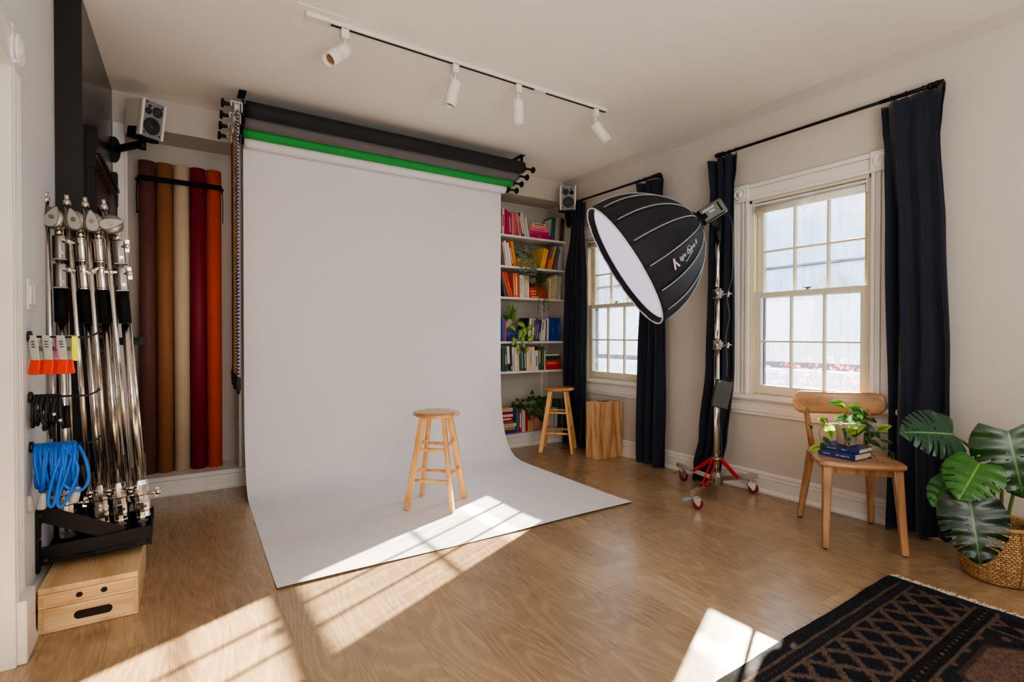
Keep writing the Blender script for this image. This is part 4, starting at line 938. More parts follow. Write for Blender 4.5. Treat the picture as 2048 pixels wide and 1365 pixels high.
for k, rows in K.items():
    z = SB[k] + .0005
    for i, (x, w_, h, c, nm) in enumerate(rows):
        y = (4.352 if k < 6 else 4.36) + rb.uniform(0, .006)
        # lying flat: spine to the front
        M = Mx.Translation((x, y, z)) @ Mx((((0, 0, 1, 0), (0, 1, 0, 0), (-1, 0, 0, 0), (0, 0, 0, 1)))) @ Mx.Translation((-h, 0, 0))
        t = thing('book', '%s book flat in the stack on the %s, %s from bottom' % (nm, SHN[k], ORD[i]), 'book', M=M, group='flat stacked books on the ' + SHN[k])
        bd = {(1, 0): None, (3, 0): ((240, 190, 110), .1, .5, .3), (3, 1): ((240, 200, 140), .1, .4, .3), (3, 2): ((250, 210, 150), .08, .45, .3), (5, 1): ((236, 120, 40), .08, .7, .4), (6, 4): (WH, .15, .85, .3), (6, 0): None, (1, 2): ((160, 70, 90), .1, .8, .3), (1, 4): ((110, 100, 60), .1, .85, .5), (4, 0): ((190, 200, 230), .4, .9, .25), (6, 2): ((160, 120, 110), .2, .8, .25)}.get((k, i))
        book_mesh(t, h, .168 if k < 6 else .15, w_, c, bd)
        if (k, i) == (1, 0):
            g = lettering('art', .048, lambda u, v: V((h * .5 - v + .010, -.0012, w_ * .42 + u))); obj('lettering', g, pm('ink_orange', (240, 120, 30), .5), t.children[0], local=True)
        z += h + .0006
    STOP[k] = z

# ------------------------------------------------------------------ plants
def leaf(g, base, tip, w, nrm, mid, edge, bend=.15, fold=.25, shape=0, nl=8, ns=4):
    base, tip = V(base), V(tip); d = tip - base; L = d.length; d.normalize(); n = V(nrm); n = n - d * n.dot(d)
    if n.length < 1e-4: n = d.orthogonal()
    n.normalize(); s = d.cross(n)
    def wf(t):
        if shape == 1: return sin(PI * min(1, t * .97 + .03)) ** .5          # round
        if shape == 2: return (sin(PI * t ** .62)) ** .8                      # heart / teardrop
        return sin(PI * t ** .85) ** .85
    vs = []; cs = []
    for i in range(nl + 1):
        t = i / nl
        for j in range(-ns // 2, ns // 2 + 1):
            q = j / (ns / 2)
            p = base + d * L * t + s * (q * w * .5 * wf(t)) + n * (L * bend * sin(PI * t) - abs(q) * -fold * w * .5 * wf(t))
            vs.append(p); k = abs(q)
            cs.append(tuple(lerp(mid[a], edge[a], min(1, k * 1.1)) for a in range(3)) + (1,))
    m = ns + 1; fs = []
    for i in range(nl):
        for j in range(ns): a = i * m + j; fs.append((a, a + 1, a + m + 1, a + m))
    g.add(vs, fs, True, cs)
m_leaf = vcol('leaf_gloss', .3, trans=.3, var=.15, spec=.5)
m_leaf2 = vcol('leaf_dark_gloss', .27, trans=.12, var=.15, spec=.5)
m_stem = pm('stem_green', (92, 116, 52), .5); m_stemb = pm('stem_brown', (112, 92, 56), .6); m_soil = pm('soil', (44, 32, 24), .95, var=.4, scale=60)
GR = lambda r, g_, b: lin((r, g_, b))
def pot(t, c, r0, r1, z0, z1, m, soil=True):
    obj('pot', G().lathe([(r0 * .9, z0), (r0, z0 + .006), (r1, z1 - .004), (r1 - .002, z1), (r1 - .007, z1), (r1 - .01, z1 - .02)], Mx.Translation((c[0], c[1], 0)), n=32), m, t)
    if soil: obj('soil', G().lathe([(r1 - .008, z1 - .018), (0, z1 - .014)], Mx.Translation((c[0], c[1], 0)), n=20), m_soil, t)
rp_ = random.Random(33)
def rdir(r=rp_): 
    a = r.uniform(0, 2 * PI); z = r.uniform(-1, 1); q = (1 - z * z) ** .5
    return V((q * cos(a), q * sin(a), z))
# round leaved trailing plant on the second shelf
zs = STOP[2]
t = thing('potted_peperomia', 'grey green round leaved plant trailing over the second shelf on the yellow books', 'plant', (3.03, 4.42, zs))
pot(t, (3.03, 4.432), .045, .055, zs + .0005, zs + .075, pm('pot_dark', (70, 66, 60), .6))
g = G(); gs = G()
for i in range(95):
    d = rdir(); c = V((3.01 + .095 * d.x, 4.385 + .075 * d.y, 1.975 + .085 * d.z))
    if c.z < 1.9 and c.y > 4.37: c.y = 4.335
    n = V((d.x * .5 + rp_.uniform(-.4, .4), -1, d.z * .6 + .5)); up = rdir(); s_ = rp_.uniform(.026, .044)
    e = (up - n * up.dot(n) / n.length_squared).normalized()
    leaf(g, c - e * s_ / 2, c + e * s_ / 2, s_ * .95, n, GR(66, 92, 70), GR(150, 172, 148), .1, .1, 1, 6, 4)
for x0, x1, zend in ((2.93, 2.935, 1.75), (2.99, 3.0, 1.70), (3.04, 3.05, 1.66), (3.08, 3.085, 1.67), (3.10, 3.10, 1.76)):
    pts = bez([(x0, 4.36, 1.95), (x0 + .01, 4.318, 1.86), (x1, 4.312, (1.86 + zend) / 2), (x1 + .005, 4.315, zend)], 8); gs.tube(pts, .0018, 5)
    for p in pts[6::3]:
        for sg in (-1, 1):
            sz = rp_.uniform(.010, .016); q = p + V((sg * rp_.uniform(.010, .022), -.004, rp_.uniform(-.014, .014))); e = V((sg * rp_.uniform(.3, 1), -.1, rp_.uniform(-1, .3))).normalized()
            leaf(g, q - e * sz, q + e * sz, sz * 1.9, (rp_.uniform(-.6, .6), -1, rp_.uniform(-.1, .6)), GR(60, 88, 66), GR(158, 178, 152), .05, .1, 1, 5, 4)
obj('foliage', g, m_leaf, t, weld=False); obj('stem', gs, m_stemb, t)
# fine leaved trailing plant on the third shelf
zs = STOP[3]
t = thing('potted_creeper', 'small leaved dark green creeper trailing from the red books on the third shelf', 'plant', (3.19, 4.42, zs))
pot(t, (3.19, 4.432), .045, .055, zs + .0005, zs + .07, pm('pot_terracotta', (150, 70, 44), .7))
g = G(); gs = G()
for i in range(420):
    d = rdir() * rp_.random() ** .35; c = V((3.185 + .115 * d.x, 4.39 + .08 * d.y, 1.685 + .062 * d.z + .02))
    e = rdir(); s_ = rp_.uniform(.014, .026)
    leaf(g, c, c + e * s_, s_ * .6, (rp_.uniform(-.6, .6), -1, .6), GR(70, 92, 30), GR(44, 66, 22), .1, .1, 0, 3, 2)
for i in range(11):
    x0 = 3.13 + .016 * i; zend = rp_.uniform(1.33, 1.55); x1 = x0 + rp_.uniform(-.03, .03)
    pts = bez([(x0, 4.35, 1.68), (x0, 4.322, 1.60), (x1, 4.312, lerp(1.6, zend, .6)), (x1 + rp_.uniform(-.02, .02), 4.312, zend)], 8); gs.tube(pts, .0013, 5)
    for p in pts[4::1]:
        if rp_.random() < .6: q = p + V((rp_.uniform(-.008, .008), -.003, 0)); leaf(g, q, q + V((rp_.uniform(-.016, .016), -.004, -.010)), .010, (0, -1, .2), GR(96, 100, 50), GR(80, 84, 40), .1, .1, 0, 3, 2)
obj('foliage', g, m_leaf2, t, weld=False); obj('stem', gs, m_stemb, t)
# variegated pothos on the fourth shelf
zs = STOP[4]
t = thing('potted_pothos', 'variegated green plant in a pale pot trailing from the fourth shelf', 'plant', (2.85, 4.42, zs))
pot(t, (2.842, 4.42), .045, .058, zs + .0005, zs + .095, pm('pot_stone', (176, 172, 164), .6))
g = G(); gs = G(); U = (2.842, 4.40, 1.27)
for dx, dz, w_ in ((-.06, .10, .05), (-.02, .15, .055), (.02, .17, .06), (.055, .12, .05), (-.09, .05, .05), (.03, .06, .05), (-.045, .03, .045)):
    b = V(U) + V((dx * .25, -.02, -.02)); e = V(U) + V((dx, -.05 + rp_.uniform(-.02, .02), dz)); leaf(g, b, e, w_, (-dx * 2, -1, .3), GR(110, 140, 50), GR(56, 92, 26), .1, .2, 0, 8, 4)
for bx, bz, tx, tz in ((2.90, 1.235, 2.985, 1.195), (2.80, 1.21, 2.87, 1.15), (2.955, 1.17, 2.90, 1.08), (2.985, 1.20, 2.97, 1.10), (2.965, 1.12, 2.945, 1.035), (3.02, 1.17, 3.065, 1.23), (3.03, 1.05, 3.09, 1.12), (2.86, 1.10, 2.83, 1.005), (2.905, 1.03, 2.90, .96), (2.915, .98, 2.905, .915), (2.985, 1.04, 2.96, .985), (3.0, 1.0, 3.01, .945)):
    b = V((bx, 4.318, bz)); e = V((tx, 4.302, tz)); L = (e - b).length
    leaf(g, b, e, L * .68, (rp_.uniform(-.3, .3), -1, .45), GR(176, 196, 90), GR(70, 118, 36), .12, .2, 2, 8, 4)
for pts in ([(2.85, 4.39, 1.27), (2.90, 4.33, 1.26), (2.955, 4.318, 1.18), (2.97, 4.315, 1.08), (2.92, 4.312, .98)], [(2.86, 4.39, 1.27), (2.93, 4.33, 1.28), (3.01, 4.32, 1.19), (3.03, 4.314, 1.06), (3.0, 4.31, .97)], [(2.84, 4.36, 1.26), (2.82, 4.32, 1.2), (2.86, 4.315, 1.1), (2.9, 4.312, 1.0)]):
    gs.tube(bez(pts, 8), .0022, 6)
obj('foliage', g, m_leaf, t, weld=False); obj('stem', gs, m_stem, t)
# pothos in the pink pot on the alcove base
t = thing('potted_ivy', 'bushy green plant in a pink pot on the alcove base behind the stool', 'plant', (3.215, 4.44, .135))
pot(t, (3.215, 4.435), .060, .078, .1355, .285, pm('pot_pink', (196, 130, 118), .6))
g = G()
for i in range(75):
    d = rdir(); c = V((3.15 + .20 * d.x, 4.43 + .085 * d.y, .365 + .085 * d.z + (.05 if rp_.random() < .2 else 0)))
    if c.z < .30 and abs(c.x - 3.215) < .09: c.y = 4.345
    if c.x < 3.06 and c.z < .37: c.z = .39
    s_ = rp_.uniform(.05, .085); e = V((d.x * .6 + rp_.uniform(-.4, .4), -.35, d.z * .3 + rp_.uniform(-.6, .6))).normalized()
    leaf(g, c, c + e * s_, s_ * .75, (rp_.uniform(-.5, .5), -1, .7), GR(76, 122, 44), GR(40, 86, 30), .1, .2, 2, 7, 4)
obj('foliage', g, m_leaf, t, weld=False)
g = G()
for k in range(6): g.tube(bez([(3.215, 4.435, .275), (3.19 + .02 * k - .04, 4.42, .33), (3.05 + .06 * k, 4.42, .40)], 6), .0022, 6)
obj('stem', g, m_stem, t)
# ------------------------------------------------------------------ rolling stand, studio light and softbox
AX = V((-.689, .495, -.529)).normalized(); REAR = V((3.051, 2.351, 1.893)); SBL, SBR, NR = .567, .467, 16
MS = frame(REAR, AX, (-.583, -.812, 0))
m_fab = pm('softbox_fabric', (22, 24, 33), .72, var=.12, scale=6, bump=.12, bscale=18)
m_fab2 = pm('softbox_mesh_fabric', (44, 46, 52), .7, var=.2, scale=30)
m_pipe = pm('grey_piping', (150, 152, 158), .55); m_wpipe = pm('white_piping', (226, 226, 232), .55)
m_diff = pm('diffuser_cloth', (226, 222, 236), .9, var=.03, scale=3, emit=.62, ecol=(226, 220, 246))
def sb_r(s): return .088 + (SBR - .088) * (1 - (1 - s) ** 2.15) ** .72
def sb_pt(th, s, out=0.0):
    """th in rib units; flat gore between ribs"""
    k = math.floor(th); f = th - k
    a0, a1 = 2 * PI * (k - .5) / NR, 2 * PI * (k + .5) / NR; r = sb_r(s) + out
    p = V((cos(a0), sin(a0), 0)).lerp(V((cos(a1), sin(a1), 0)), f) * r
    sag = .014 * sin(PI * f) * sin(PI * s) ; p *= (1 - sag / max(r, .05))
    return MS @ V((p.x, p.y, SBL * s))
t = thing('softbox', 'large black dome softbox with a glowing white front hanging over the sweep', 'softbox', M=MS.copy())
def gore(name, k, m):
    return obj(name, G().grid(20, 6, lambda u, v: sb_pt(k + v, u)), m, t, solid=.003)
for k in range(NR): gore('fabric_panel', k, m_fab)
for k in range(NR):
    obj('rib_piping', G().tube([sb_pt(k, s / 20 * .93, .004) for s in range(21)], .0042, 8), m_pipe, t)
# lip, rim piping, recessed diffuser
lip = .045
g = G().grid(1, NR * 4, lambda u, v: MS @ V((*[c * lerp(SBR - .004, SBR - .022, u) for c in (cos(2 * PI * v), sin(2 * PI * v))], SBL - lip * u)))
obj('lip', g, m_fab, t)
obj('rim_piping', G().tube([MS @ V((SBR * .995 * cos(2 * PI * k / 64), SBR * .995 * sin(2 * PI * k / 64), SBL + .002)) for k in range(64)], .0055, 8, closed=True), m_wpipe, t)
obj('inner_piping', G().tube([MS @ V(((SBR - .024) * cos(2 * PI * k / 64), (SBR - .024) * sin(2 * PI * k / 64), SBL - lip + .003)) for k in range(64)], .003, 6, closed=True), m_wpipe, t)
def dif(u, v):
    r = u * (SBR - .0215); a = 2 * PI * v
    return MS @ V((r * cos(a), r * sin(a), SBL - lip + .012 * (1 - u * u) - .008 * abs(sin(a * 8)) * u * (1 - u)))
obj('diffuser', G().grid(12, 64, dif), m_diff, t)
obj('mount_ring', G().lathe([(.07, -.03), (.078, -.025), (.086, 0), (.090, .004), (.06, .006), (.06, -.028), (.07, -.03)], MS, n=36), m_black, t)
def sb_write(u, v, kk=15.5, s0=.45):
    s = s0 - u / .68; r = sb_r(s); th = kk + v / (2 * PI * r / NR)
    return sb_pt(th, s, .006)
g = lettering('light Dome II', .042, lambda u, v: sb_write(u + .02, v - .012), shear=.25, res=3)
obj('lettering', g, m_wpipe, t)
obj('lettering_flourish', G().tube([sb_write(u, v) for u, v in ((-.048, -.034), (-.040, -.040), (-.02, -.034), (.02, -.026), (.06, -.022))], .0016, 6).tube([sb_write(u, v) for u, v in ((.018, -.018), (.014, .026), (.036, .030), (.050, .018), (.052, 0), (.044, -.014), (.018, -.018))], .0013, 6), m_wpipe, t)
Lr = lambda pts: G().add([sb_write(x, y) for x, y in pts], [tuple(range(len(pts)))])
obj('emblem', Lr([(-.165, -.034), (-.142, .036), (-.128, .036), (-.150, -.034)]).add([sb_write(x, y) for x, y in ((-.128, .012), (-.105, -.034), (-.120, -.034), (-.136, .002))], [(0, 1, 2, 3)]), m_wpipe, t)
obj('emblem_tip', Lr([(-.142, .037), (-.128, .037), (-.118, .004), (-.128, .012), (-.136, .014), (-.146, .022)]), pm('emblem_red', (206, 30, 48), .5), t)
# light head
LW, LH, LL = .092, .112, .20
t = thing('studio_light', 'grey studio light head behind the dome softbox on the rolling stand', 'studio light', M=MS.copy())
m_head = pm('head_grey', (96, 98, 96), .42, var=.04)
def rrect(w, h, r, n=5):
    p = []
    for cx, cy, a0 in ((w / 2 - r, h / 2 - r, 0), (-w / 2 + r, h / 2 - r, PI / 2), (-w / 2 + r, -h / 2 + r, PI), (w / 2 - r, -h / 2 + r, 1.5 * PI)):
        for k in range(n + 1): a = a0 + PI / 2 * k / n; p.append((cx + r * cos(a), cy + r * sin(a)))
    return p
body = obj('housing', G().prism(rrect(LW, LH, .022), LL - .03, MS @ Mx.Translation((0, 0, -LL - .028))), m_head, t, bevel=.006, seg=3)
obj('nose', G().lathe([(.05, 0), (.05, .05), (.056, .055), (.056, .06)], MS @ Mx.Translation((0, 0, -.086)), n=28), m_black, t)
obj('rear_vent', G().prism(rrect(.012, .07, .005), .003, MS @ Mx.Translation((LW / 2 - .0015, .006, -LL + .008)) @ Mx.Rotation(PI / 2, 4, 'Y')), m_blackm, body)
g = G()
for k in range(26): g.boxp(LW / 2 - .004, LW / 2 + .001, -LH / 2 + .006, -LH / 2 + .016, -LL + .0 + k * .0056, -LL + .003 + k * .0056, MS)
obj('cooling_grille', g, m_black, body)
hs = lambda z0, y0: (lambda u, v: MS @ V((LW / 2 + .0012, y0 + v, z0 - u)))
obj('lettering', lettering('amaran', .030, hs(-.118, .022)), m_wpipe, body)
obj('lettering', lettering('300c', .024, hs(-.132, -.002)), m_wpipe, body)
HM = MS @ V((0, -LH / 2, -.118))
sx, sy = HM.x, HM.y
obj('yoke', G().box((0, -.072, -.118), (.032, .04, .05), MS).box((0, -.10, -.118), (.026, .05, .034), MS), m_black, t, bevel=.004)
# rolling stand straight below the yoke
YK = MS @ V((0, -.118, -.118)); sx, sy = YK.x, YK.y
t = thing('rolling_light_stand', 'chrome light stand on three castors with red braces, holding up the softbox', 'light stand', (sx, sy, 0))
zt = YK.z
obj('receiver', G().cyl((sx, sy, zt - .09), (sx, sy, zt + .01), .019).cyl((sx - .03, sy - .02, zt - .045), (sx + .03, sy + .02, zt - .045), .007, n=10).ball((sx + .035, sy + .022, zt - .045), .013), m_black, t)
obj('column', G().cyl((sx, sy, .09), (sx, sy, .99), .0185).cyl((sx, sy, .99), (sx, sy, 1.36), .0165).cyl((sx, sy, 1.36), (sx, sy, zt - .085), .0125), m_chrome, t)
for z in (1.015, 1.37):
    c = obj('collar', G().lathe([(.025, z), (.030, z + .003), (.030, z + .012), (.026, z + .016), (.026, z + .055), (.029, z + .058), (.029, z + .068), (.022, z + .07)], Mx.Translation((sx, sy, 0)), n=20).boxp(sx + .012, sx + .040, sy - .022, sy + .002, z + .016, z + .054), m_steel, t)
    obj('wing_knob', G().cyl((sx + .03, sy - .015, z + .03), (sx + .062, sy - .04, z + .03), .006, n=10).bar((sx + .062, sy - .04, z + .012), (sx + .066, sy - .043, z + .05), .018, .007).bar((sx + .055, sy - .033, z + .03), (sx + .082, sy - .056, z + .034), .012, .008), m_steel, c)
hub = .255
obj('top_hub', G().lathe([(.022, hub - .014), (.034, hub - .012), (.034, hub + .012), (.022, hub + .016)], Mx.Translation((sx, sy, 0)), n=14), m_steel, t)
obj('bottom_hub', G().lathe([(.022, .075), (.045, .08), (.045, .14), (.03, .165), (.022, .17)], Mx.Translation((sx, sy, 0)), n=10, sm=False), m_steel, t, bevel=.002)
m_red = pm('red_brace', (190, 12, 30), .4, var=.05); m_tread = pm('wheel_tread', (112, 22, 24), .5); m_hubg = pm('wheel_hub', (170, 168, 164), .4)
m_zinc = pm('zinc_plate', (196, 192, 186), .3, metal=.9)
for i, (cx, cy) in enumerate(((3.275, 2.625), (3.440, 2.160), (2.815, 2.150))):
    d = V((cx - sx, cy - sy, 0)); L = d.length; d.normalize(); s = V((-d.y, d.x, 0)); o = V((sx, sy, 0))
    up = V((0, 0, .117 if i < 2 else .112))
    leg = obj('leg', G().bar(o + d * .04 + V((0, 0, .118)), o + d * (L + .05) + up, .022, .032), m_chrome, t, bevel=.002)
    for sg in (-1, 1): obj('brace', G().bar(o + d * .032 + s * .016 * sg + V((0, 0, hub)), o + d * (L * .60) + s * .016 * sg + V((0, 0, .118)), .005, .018), m_red, t, bevel=.002)
    c = V((cx, cy, 0)); fwd = (V((.35, -.6, 0)) if i == 1 else V((.8, -.3, 0)) if i == 0 else V((.75, -.5, 0))).normalized(); sd2 = V((-fwd.y, fwd.x, 0))
    w0 = c + fwd * .018
    ca = obj('castor', G().cyl(c + V((0, 0, .088)), c + V((0, 0, .103)), .012).cyl(c + V((0, 0, .08)), c + V((0, 0, .089)), .024), m_zinc, t)
    g = G()
    for sg in (-1, 1):
        a = [c + sd2 * .0145 * sg + fwd * x + V((0, 0, z)) for x, z in ((-.022, .082), (.03, .082), (.034, .06), (.024, .024), (.012, .024), (-.01, .05))]
        g.add(a + [p + sd2 * .0025 * sg for p in a], [(0, 1, 2, 3, 4, 5), (11, 10, 9, 8, 7, 6)] + [(k, (k + 1) % 6, 6 + (k + 1) % 6, 6 + k) for k in range(6)])
    obj('fork', g, m_zinc, ca)
    Mw = frame(w0 + V((0, 0, .0345)) - sd2 * .011, sd2, fwd)
    wh = obj('wheel', G().lathe([(.024, 0), (.032, .001), (.0335, .005), (.0335, .017), (.032, .021), (.024, .022)], Mw, n=24), m_tread, ca)
    obj('wheel_hub', G().lathe([(0, .0005), (.0235, .0005), (.0235, .0215), (0, .0215)], Mw, n=20), m_hubg, ca)
    if i == 2: obj('brake_tab', G().box((0, 0, 0), (.05, .04, .004), frame(c - fwd * .055 + V((0, 0, .068)), (-.35 * fwd.x, -.35 * fwd.y, 1), fwd)).bar(c - fwd * .03 + V((0, 0, .075)), c - fwd * .005 + V((0, 0, .078)), .026, .005), pm('brake_blue', (170, 196, 206), .35, metal=.4), ca)
    else: obj('brake_tab', G().box((0, 0, 0), (.04, .03, .004), frame(c - fwd * .045 + V((0, 0, .068)), (-.3 * fwd.x, -.3 * fwd.y, 1), fwd)), m_zinc, ca)
# power supply and its cables
Mp = frame((sx - .005, sy - .040, .71), (-.62, -.78, .1), (.80, -.62, 0)) @ Mx.Rotation(-.22, 4, 'Z')
t = thing('power_supply', 'flat black power supply box clamped to the column of the rolling stand', 'power supply', M=Mp.copy())
obj('case', G().boxp(-.055, .055, -.095, .095, -.006, .028, Mp), pm('psu_black', (44, 46, 48), .5), t, bevel=.005)
obj('status_light', G().ball(Mp @ V((-.035, .08, .0285)), .0035), pm('green_led', (40, 220, 120), .4, emit=2), t)
obj('clamp', G().boxp(-.02, .02, -.02, .02, -.03, -.006, Mp), m_black, t)
obj('cable_gland', G().tube([Mp @ V((.03 + .016 * cos(a * PI / 8), .095 + .016 * sin(a * PI / 8), .01)) for a in range(9)], .005, 8), m_black, t)
cb = pm('cable_grey', (54, 56, 64), .5)
tag(obj('power_cable', G().tube(bez([MS @ V((.01, -.06, -.2)), MS @ V((.03, -.12, -.215)), (sx + .085, sy - .06, 1.66), (sx + .075, sy - .06, 1.5), (sx + .045, sy - .045, 1.38), (sx + .06, sy - .055, 1.25), (sx + .035, sy - .045, 1.1), (sx + .05, sy - .045, .95), (sx + .03, sy - .055, .83)], 10), .0035, 8), cb), 'thin dark power cable hanging down beside the column of the rolling stand', 'cable')
tag(obj('power_cable', G().tube(bez([(sx, sy - .032, .62), (sx - .012, sy - .03, .54), (sx + .012, sy - .028, .42), (sx + .016, sy - .028, .3), (sx + .02, sy - .03, .27)], 8), .004, 8), cb), 'short dark mains cable running down the lower column below the power supply', 'cable')

# ------------------------------------------------------------------ chair by the right window
m_ch = wood('chair_oak', (192, 148, 108), (144, 104, 70), axis=0, rings=12, rough=.32, nscale=2.6, coat=.3)
m_chl = wood('chair_leg_oak', (190, 144, 102), (142, 100, 66), axis=2, rings=12, rough=.36, nscale=4, coat=.2)
MCH = Mx(((.641, .767, 0, 3.173), (-.767, .641, 0, 1.405), (0, 0, 1, 0), (0, 0, 0, 1)))
t = thing('wooden_chair', 'oak dining chair with a curved backrest in front of the right window', 'chair', M=MCH.copy())
SO = bez([(-.215, -.13, 0), (-.216, -.20, 0), (-.19, -.262, 0), (-.10, -.282, 0), (.0, -.286, 0), (.10, -.282, 0), (.19, -.262, 0), (.216, -.20, 0), (.215, -.13, 0), (.195, .05, 0), (.178, .18, 0), (.15, .225, 0), (0, .232, 0), (-.15, .225, 0), (-.178, .18, 0), (-.195, .05, 0)], 4)
SO = [(p.x * .94, p.y * .96) for p in SO]
def rings_(g, poly, levels):
    """LEVELS: (scale, z) rings of an outline, closed at both ends"""
    n = len(poly); vs = [V((x * s, y * s, z)) for s, z in levels for x, y in poly]; m = len(levels)
    fs = [tuple(range(n - 1, -1, -1)), tuple(range((m - 1) * n, m * n))] + [(i * n + k, i * n + (k + 1) % n, (i + 1) * n + (k + 1) % n, (i + 1) * n + k) for i in range(m - 1) for k in range(n)]
    g.add(vs, fs[:2], False); g.f += [tuple(q + len(g.v) - len(vs) for q in f) for f in fs[2:]]; g.sm += [True] * (len(fs) - 2); return g
obj('seat', rings_(G(), SO, [(.93, .426), (.985, .430), (1.0, .438), (.995, .447), (.97, .4515), (.90, .453)]), m_ch, t, local=True)
def taper(g, p, q, a, b):
    p, q = V(p), V(q); vs = []
    for c, w_ in ((p, a), (q, b)):
        for i, j in ((-1, -1), (1, -1), (1, 1), (-1, 1)): vs.append(c + V((i * w_ / 2, j * w_ / 2, 0)))
    return g.add(vs, [(3, 2, 1, 0), (4, 5, 6, 7), (0, 1, 5, 4), (1, 2, 6, 5), (2, 3, 7, 6), (3, 0, 4, 7)])
for s in (-1, 1):
    l = obj('leg', taper(G(), (s * .158, -.205, .427), (s * .178, -.252, .004), .044, .030), m_chl, t, local=True, bevel=.006)
    obj('foot_pad', G().cyl((s * .178, -.252, .0005), (s * .178, -.252, .0045), .012), m_blackm, l, local=True)
    l = obj('leg', taper(G(), (s * .150, .165, .427), (s * .190, .250, .004), .044, .030), m_chl, t, local=True, bevel=.006)
    obj('foot_pad', G().cyl((s * .19, .25, .0005), (s * .19, .25, .0045), .012), m_blackm, l, local=True)
    obj('back_post', G().tube([(s * .140, .185, .44), (s * .152, .205, .55), (s * .165, .232, .68)], [.017, .017, .015], 12), m_chl, t, local=True)
    r_ = obj('side_rail', G().bar((s * .15, -.185, .405), (s * .145, .15, .408), .022, .042), m_chl, t, local=True, bevel=.003)
    obj('bolt_cap', G().cyl((s * .1395, -.12, .402), (s * .1375, -.12, .402), .008, n=12), m_dark, r_, local=True)
obj('front_rail', G().bar((-.14, -.20, .405), (.14, -.20, .405), .022, .042).bar((-.14, .16, .405), (.14, .16, .405), .022, .042), m_chl, t, local=True, bevel=.003)
# backrest: bean outline bent backwards in plan
def back(u, v, side):
    hw = .247; x = lerp(-hw, hw, u); e = abs(x) / hw
    hh = .067 * (1 - max(0, (e - .72) / .28) ** 2.2) ** .5 if e < .9999 else 0
    hh = max(hh, .0005); zc = .708 + .006 * e * e
    z = zc + hh * (v * 2 - 1) - (.006 * (1 - e) if v > .5 else 0)
    y = .262 - .075 * e * e + .10 * (z - .70) * .6
    tk = .011 * (1 - abs(v * 2 - 1) ** 4 * .6) * (1 - max(0, (e - .9) / .1) * .6)
    return V((x, y + side * tk, z))
g = G(); NU, NV = 48, 8
g.grid(NU, NV, lambda u, v: back(u, v, 1)).grid(NU, NV, lambda u, v: back(u, v, -1))
m_ = (NU + 1) * (NV + 1)
idx = [i * (NV + 1) for i in range(NU + 1)] + [NU * (NV + 1) + j for j in range(1, NV + 1)] + [i * (NV + 1) + NV for i in range(NU - 1, -1, -1)] + [j for j in range(NV - 1, 0, -1)]
for a, b in zip(idx, idx[1:] + idx[:1]): g.f.append((a, b, b + m_, a + m_)); g.sm.append(True)
obj('backrest', g, m_ch, t, local=True)
# two blue books and the pot on the seat
def chair_book(label, c, z, rot, w, d, h, title, tpos, size, col):
    M = Mx.Translation((c[0], c[1], z)) @ Mx.Rotation(rot, 4, 'Z')
    t = thing('book', label, 'book', M=M, group='blue books on the chair')
    # spine along local -y, w wide along x
    cv = obj('cover', G().boxp(-w / 2, w / 2, -d / 2, -d / 2 + .004, 0, h).boxp(-w / 2, w / 2, -d / 2 + .004, d / 2, 0, .0028).boxp(-w / 2, w / 2, -d / 2 + .004, d / 2, h - .0028, h), pm('cover_%s' % title[0], col, .5, var=.06), t, local=True, bevel=.001)
    obj('pages', G().boxp(-w / 2 + .004, w / 2 - .004, -d / 2 + .0045, d / 2 - .004, .003, h - .003), m_pages, t, local=True)
    for s_, x in zip(title, tpos): obj('lettering', lettering(s_, size, lambda u, v: V((x + u, -d / 2 - .0008, h * .30 + v))), m_wpipe, cv, local=True)
chair_book('thicker navy book lowest under the plant pot on the chair seat', (3.094, 1.392), .4535, -1.66, .196, .160, .034, ('BLAME', 'JEFF ABBOTT'), (-.05, .035), .0125, (34, 52, 110))
chair_book('thinner navy book lying on top under the plant pot on the chair', (3.106, 1.390), .488, -1.58, .198, .152, .026, ('BUY LOW', 'SELL!'), (-.038, .025), .0105, (30, 46, 100))
PZ = .5145; PC = V((3.115, 1.392, PZ))
t = thing('potted_hoya', 'trailing green plant in a pinkish grey pot on the books on the chair', 'plant', PC)
pot(t, PC, .047, .051, PZ, PZ + .122, pm('pot_taupe', (172, 148, 140), .6))
g = G(); gs = G(); rh = random.Random(4)
PX = .00278; R_ = V((.836, -.549, 0)); F_ = V((.549, .836, 0))
def hp(px, py, dd=0): return PC + R_ * ((px - 1692) * PX) + V((0, 0, (889 - py) * PX)) - F_ * dd
D_, LT = GR(34, 78, 26), GR(196, 214, 96)
def hl(bx, by, tx, ty, w, dd=.04, br=0, nx=0):
    b, e = hp(bx, by, dd * .8), hp(tx, ty, dd + rh.uniform(-.015, .02))
    n = -F_ + V((0, 0, .7)) + R_ * (nx + rh.uniform(-.4, .4))
    mid, ed = (GR(28, 66, 24), GR(66, 102, 34)) if br == 0 else (GR(78, 130, 26), GR(168, 196, 70)) if br == 1 else (GR(32, 70, 32), GR(80, 112, 66))
    leaf(g, b, e + (e - b) * .06, w * PX * 1.16, n, mid, ed, .14, .22, 2, 9, 4)
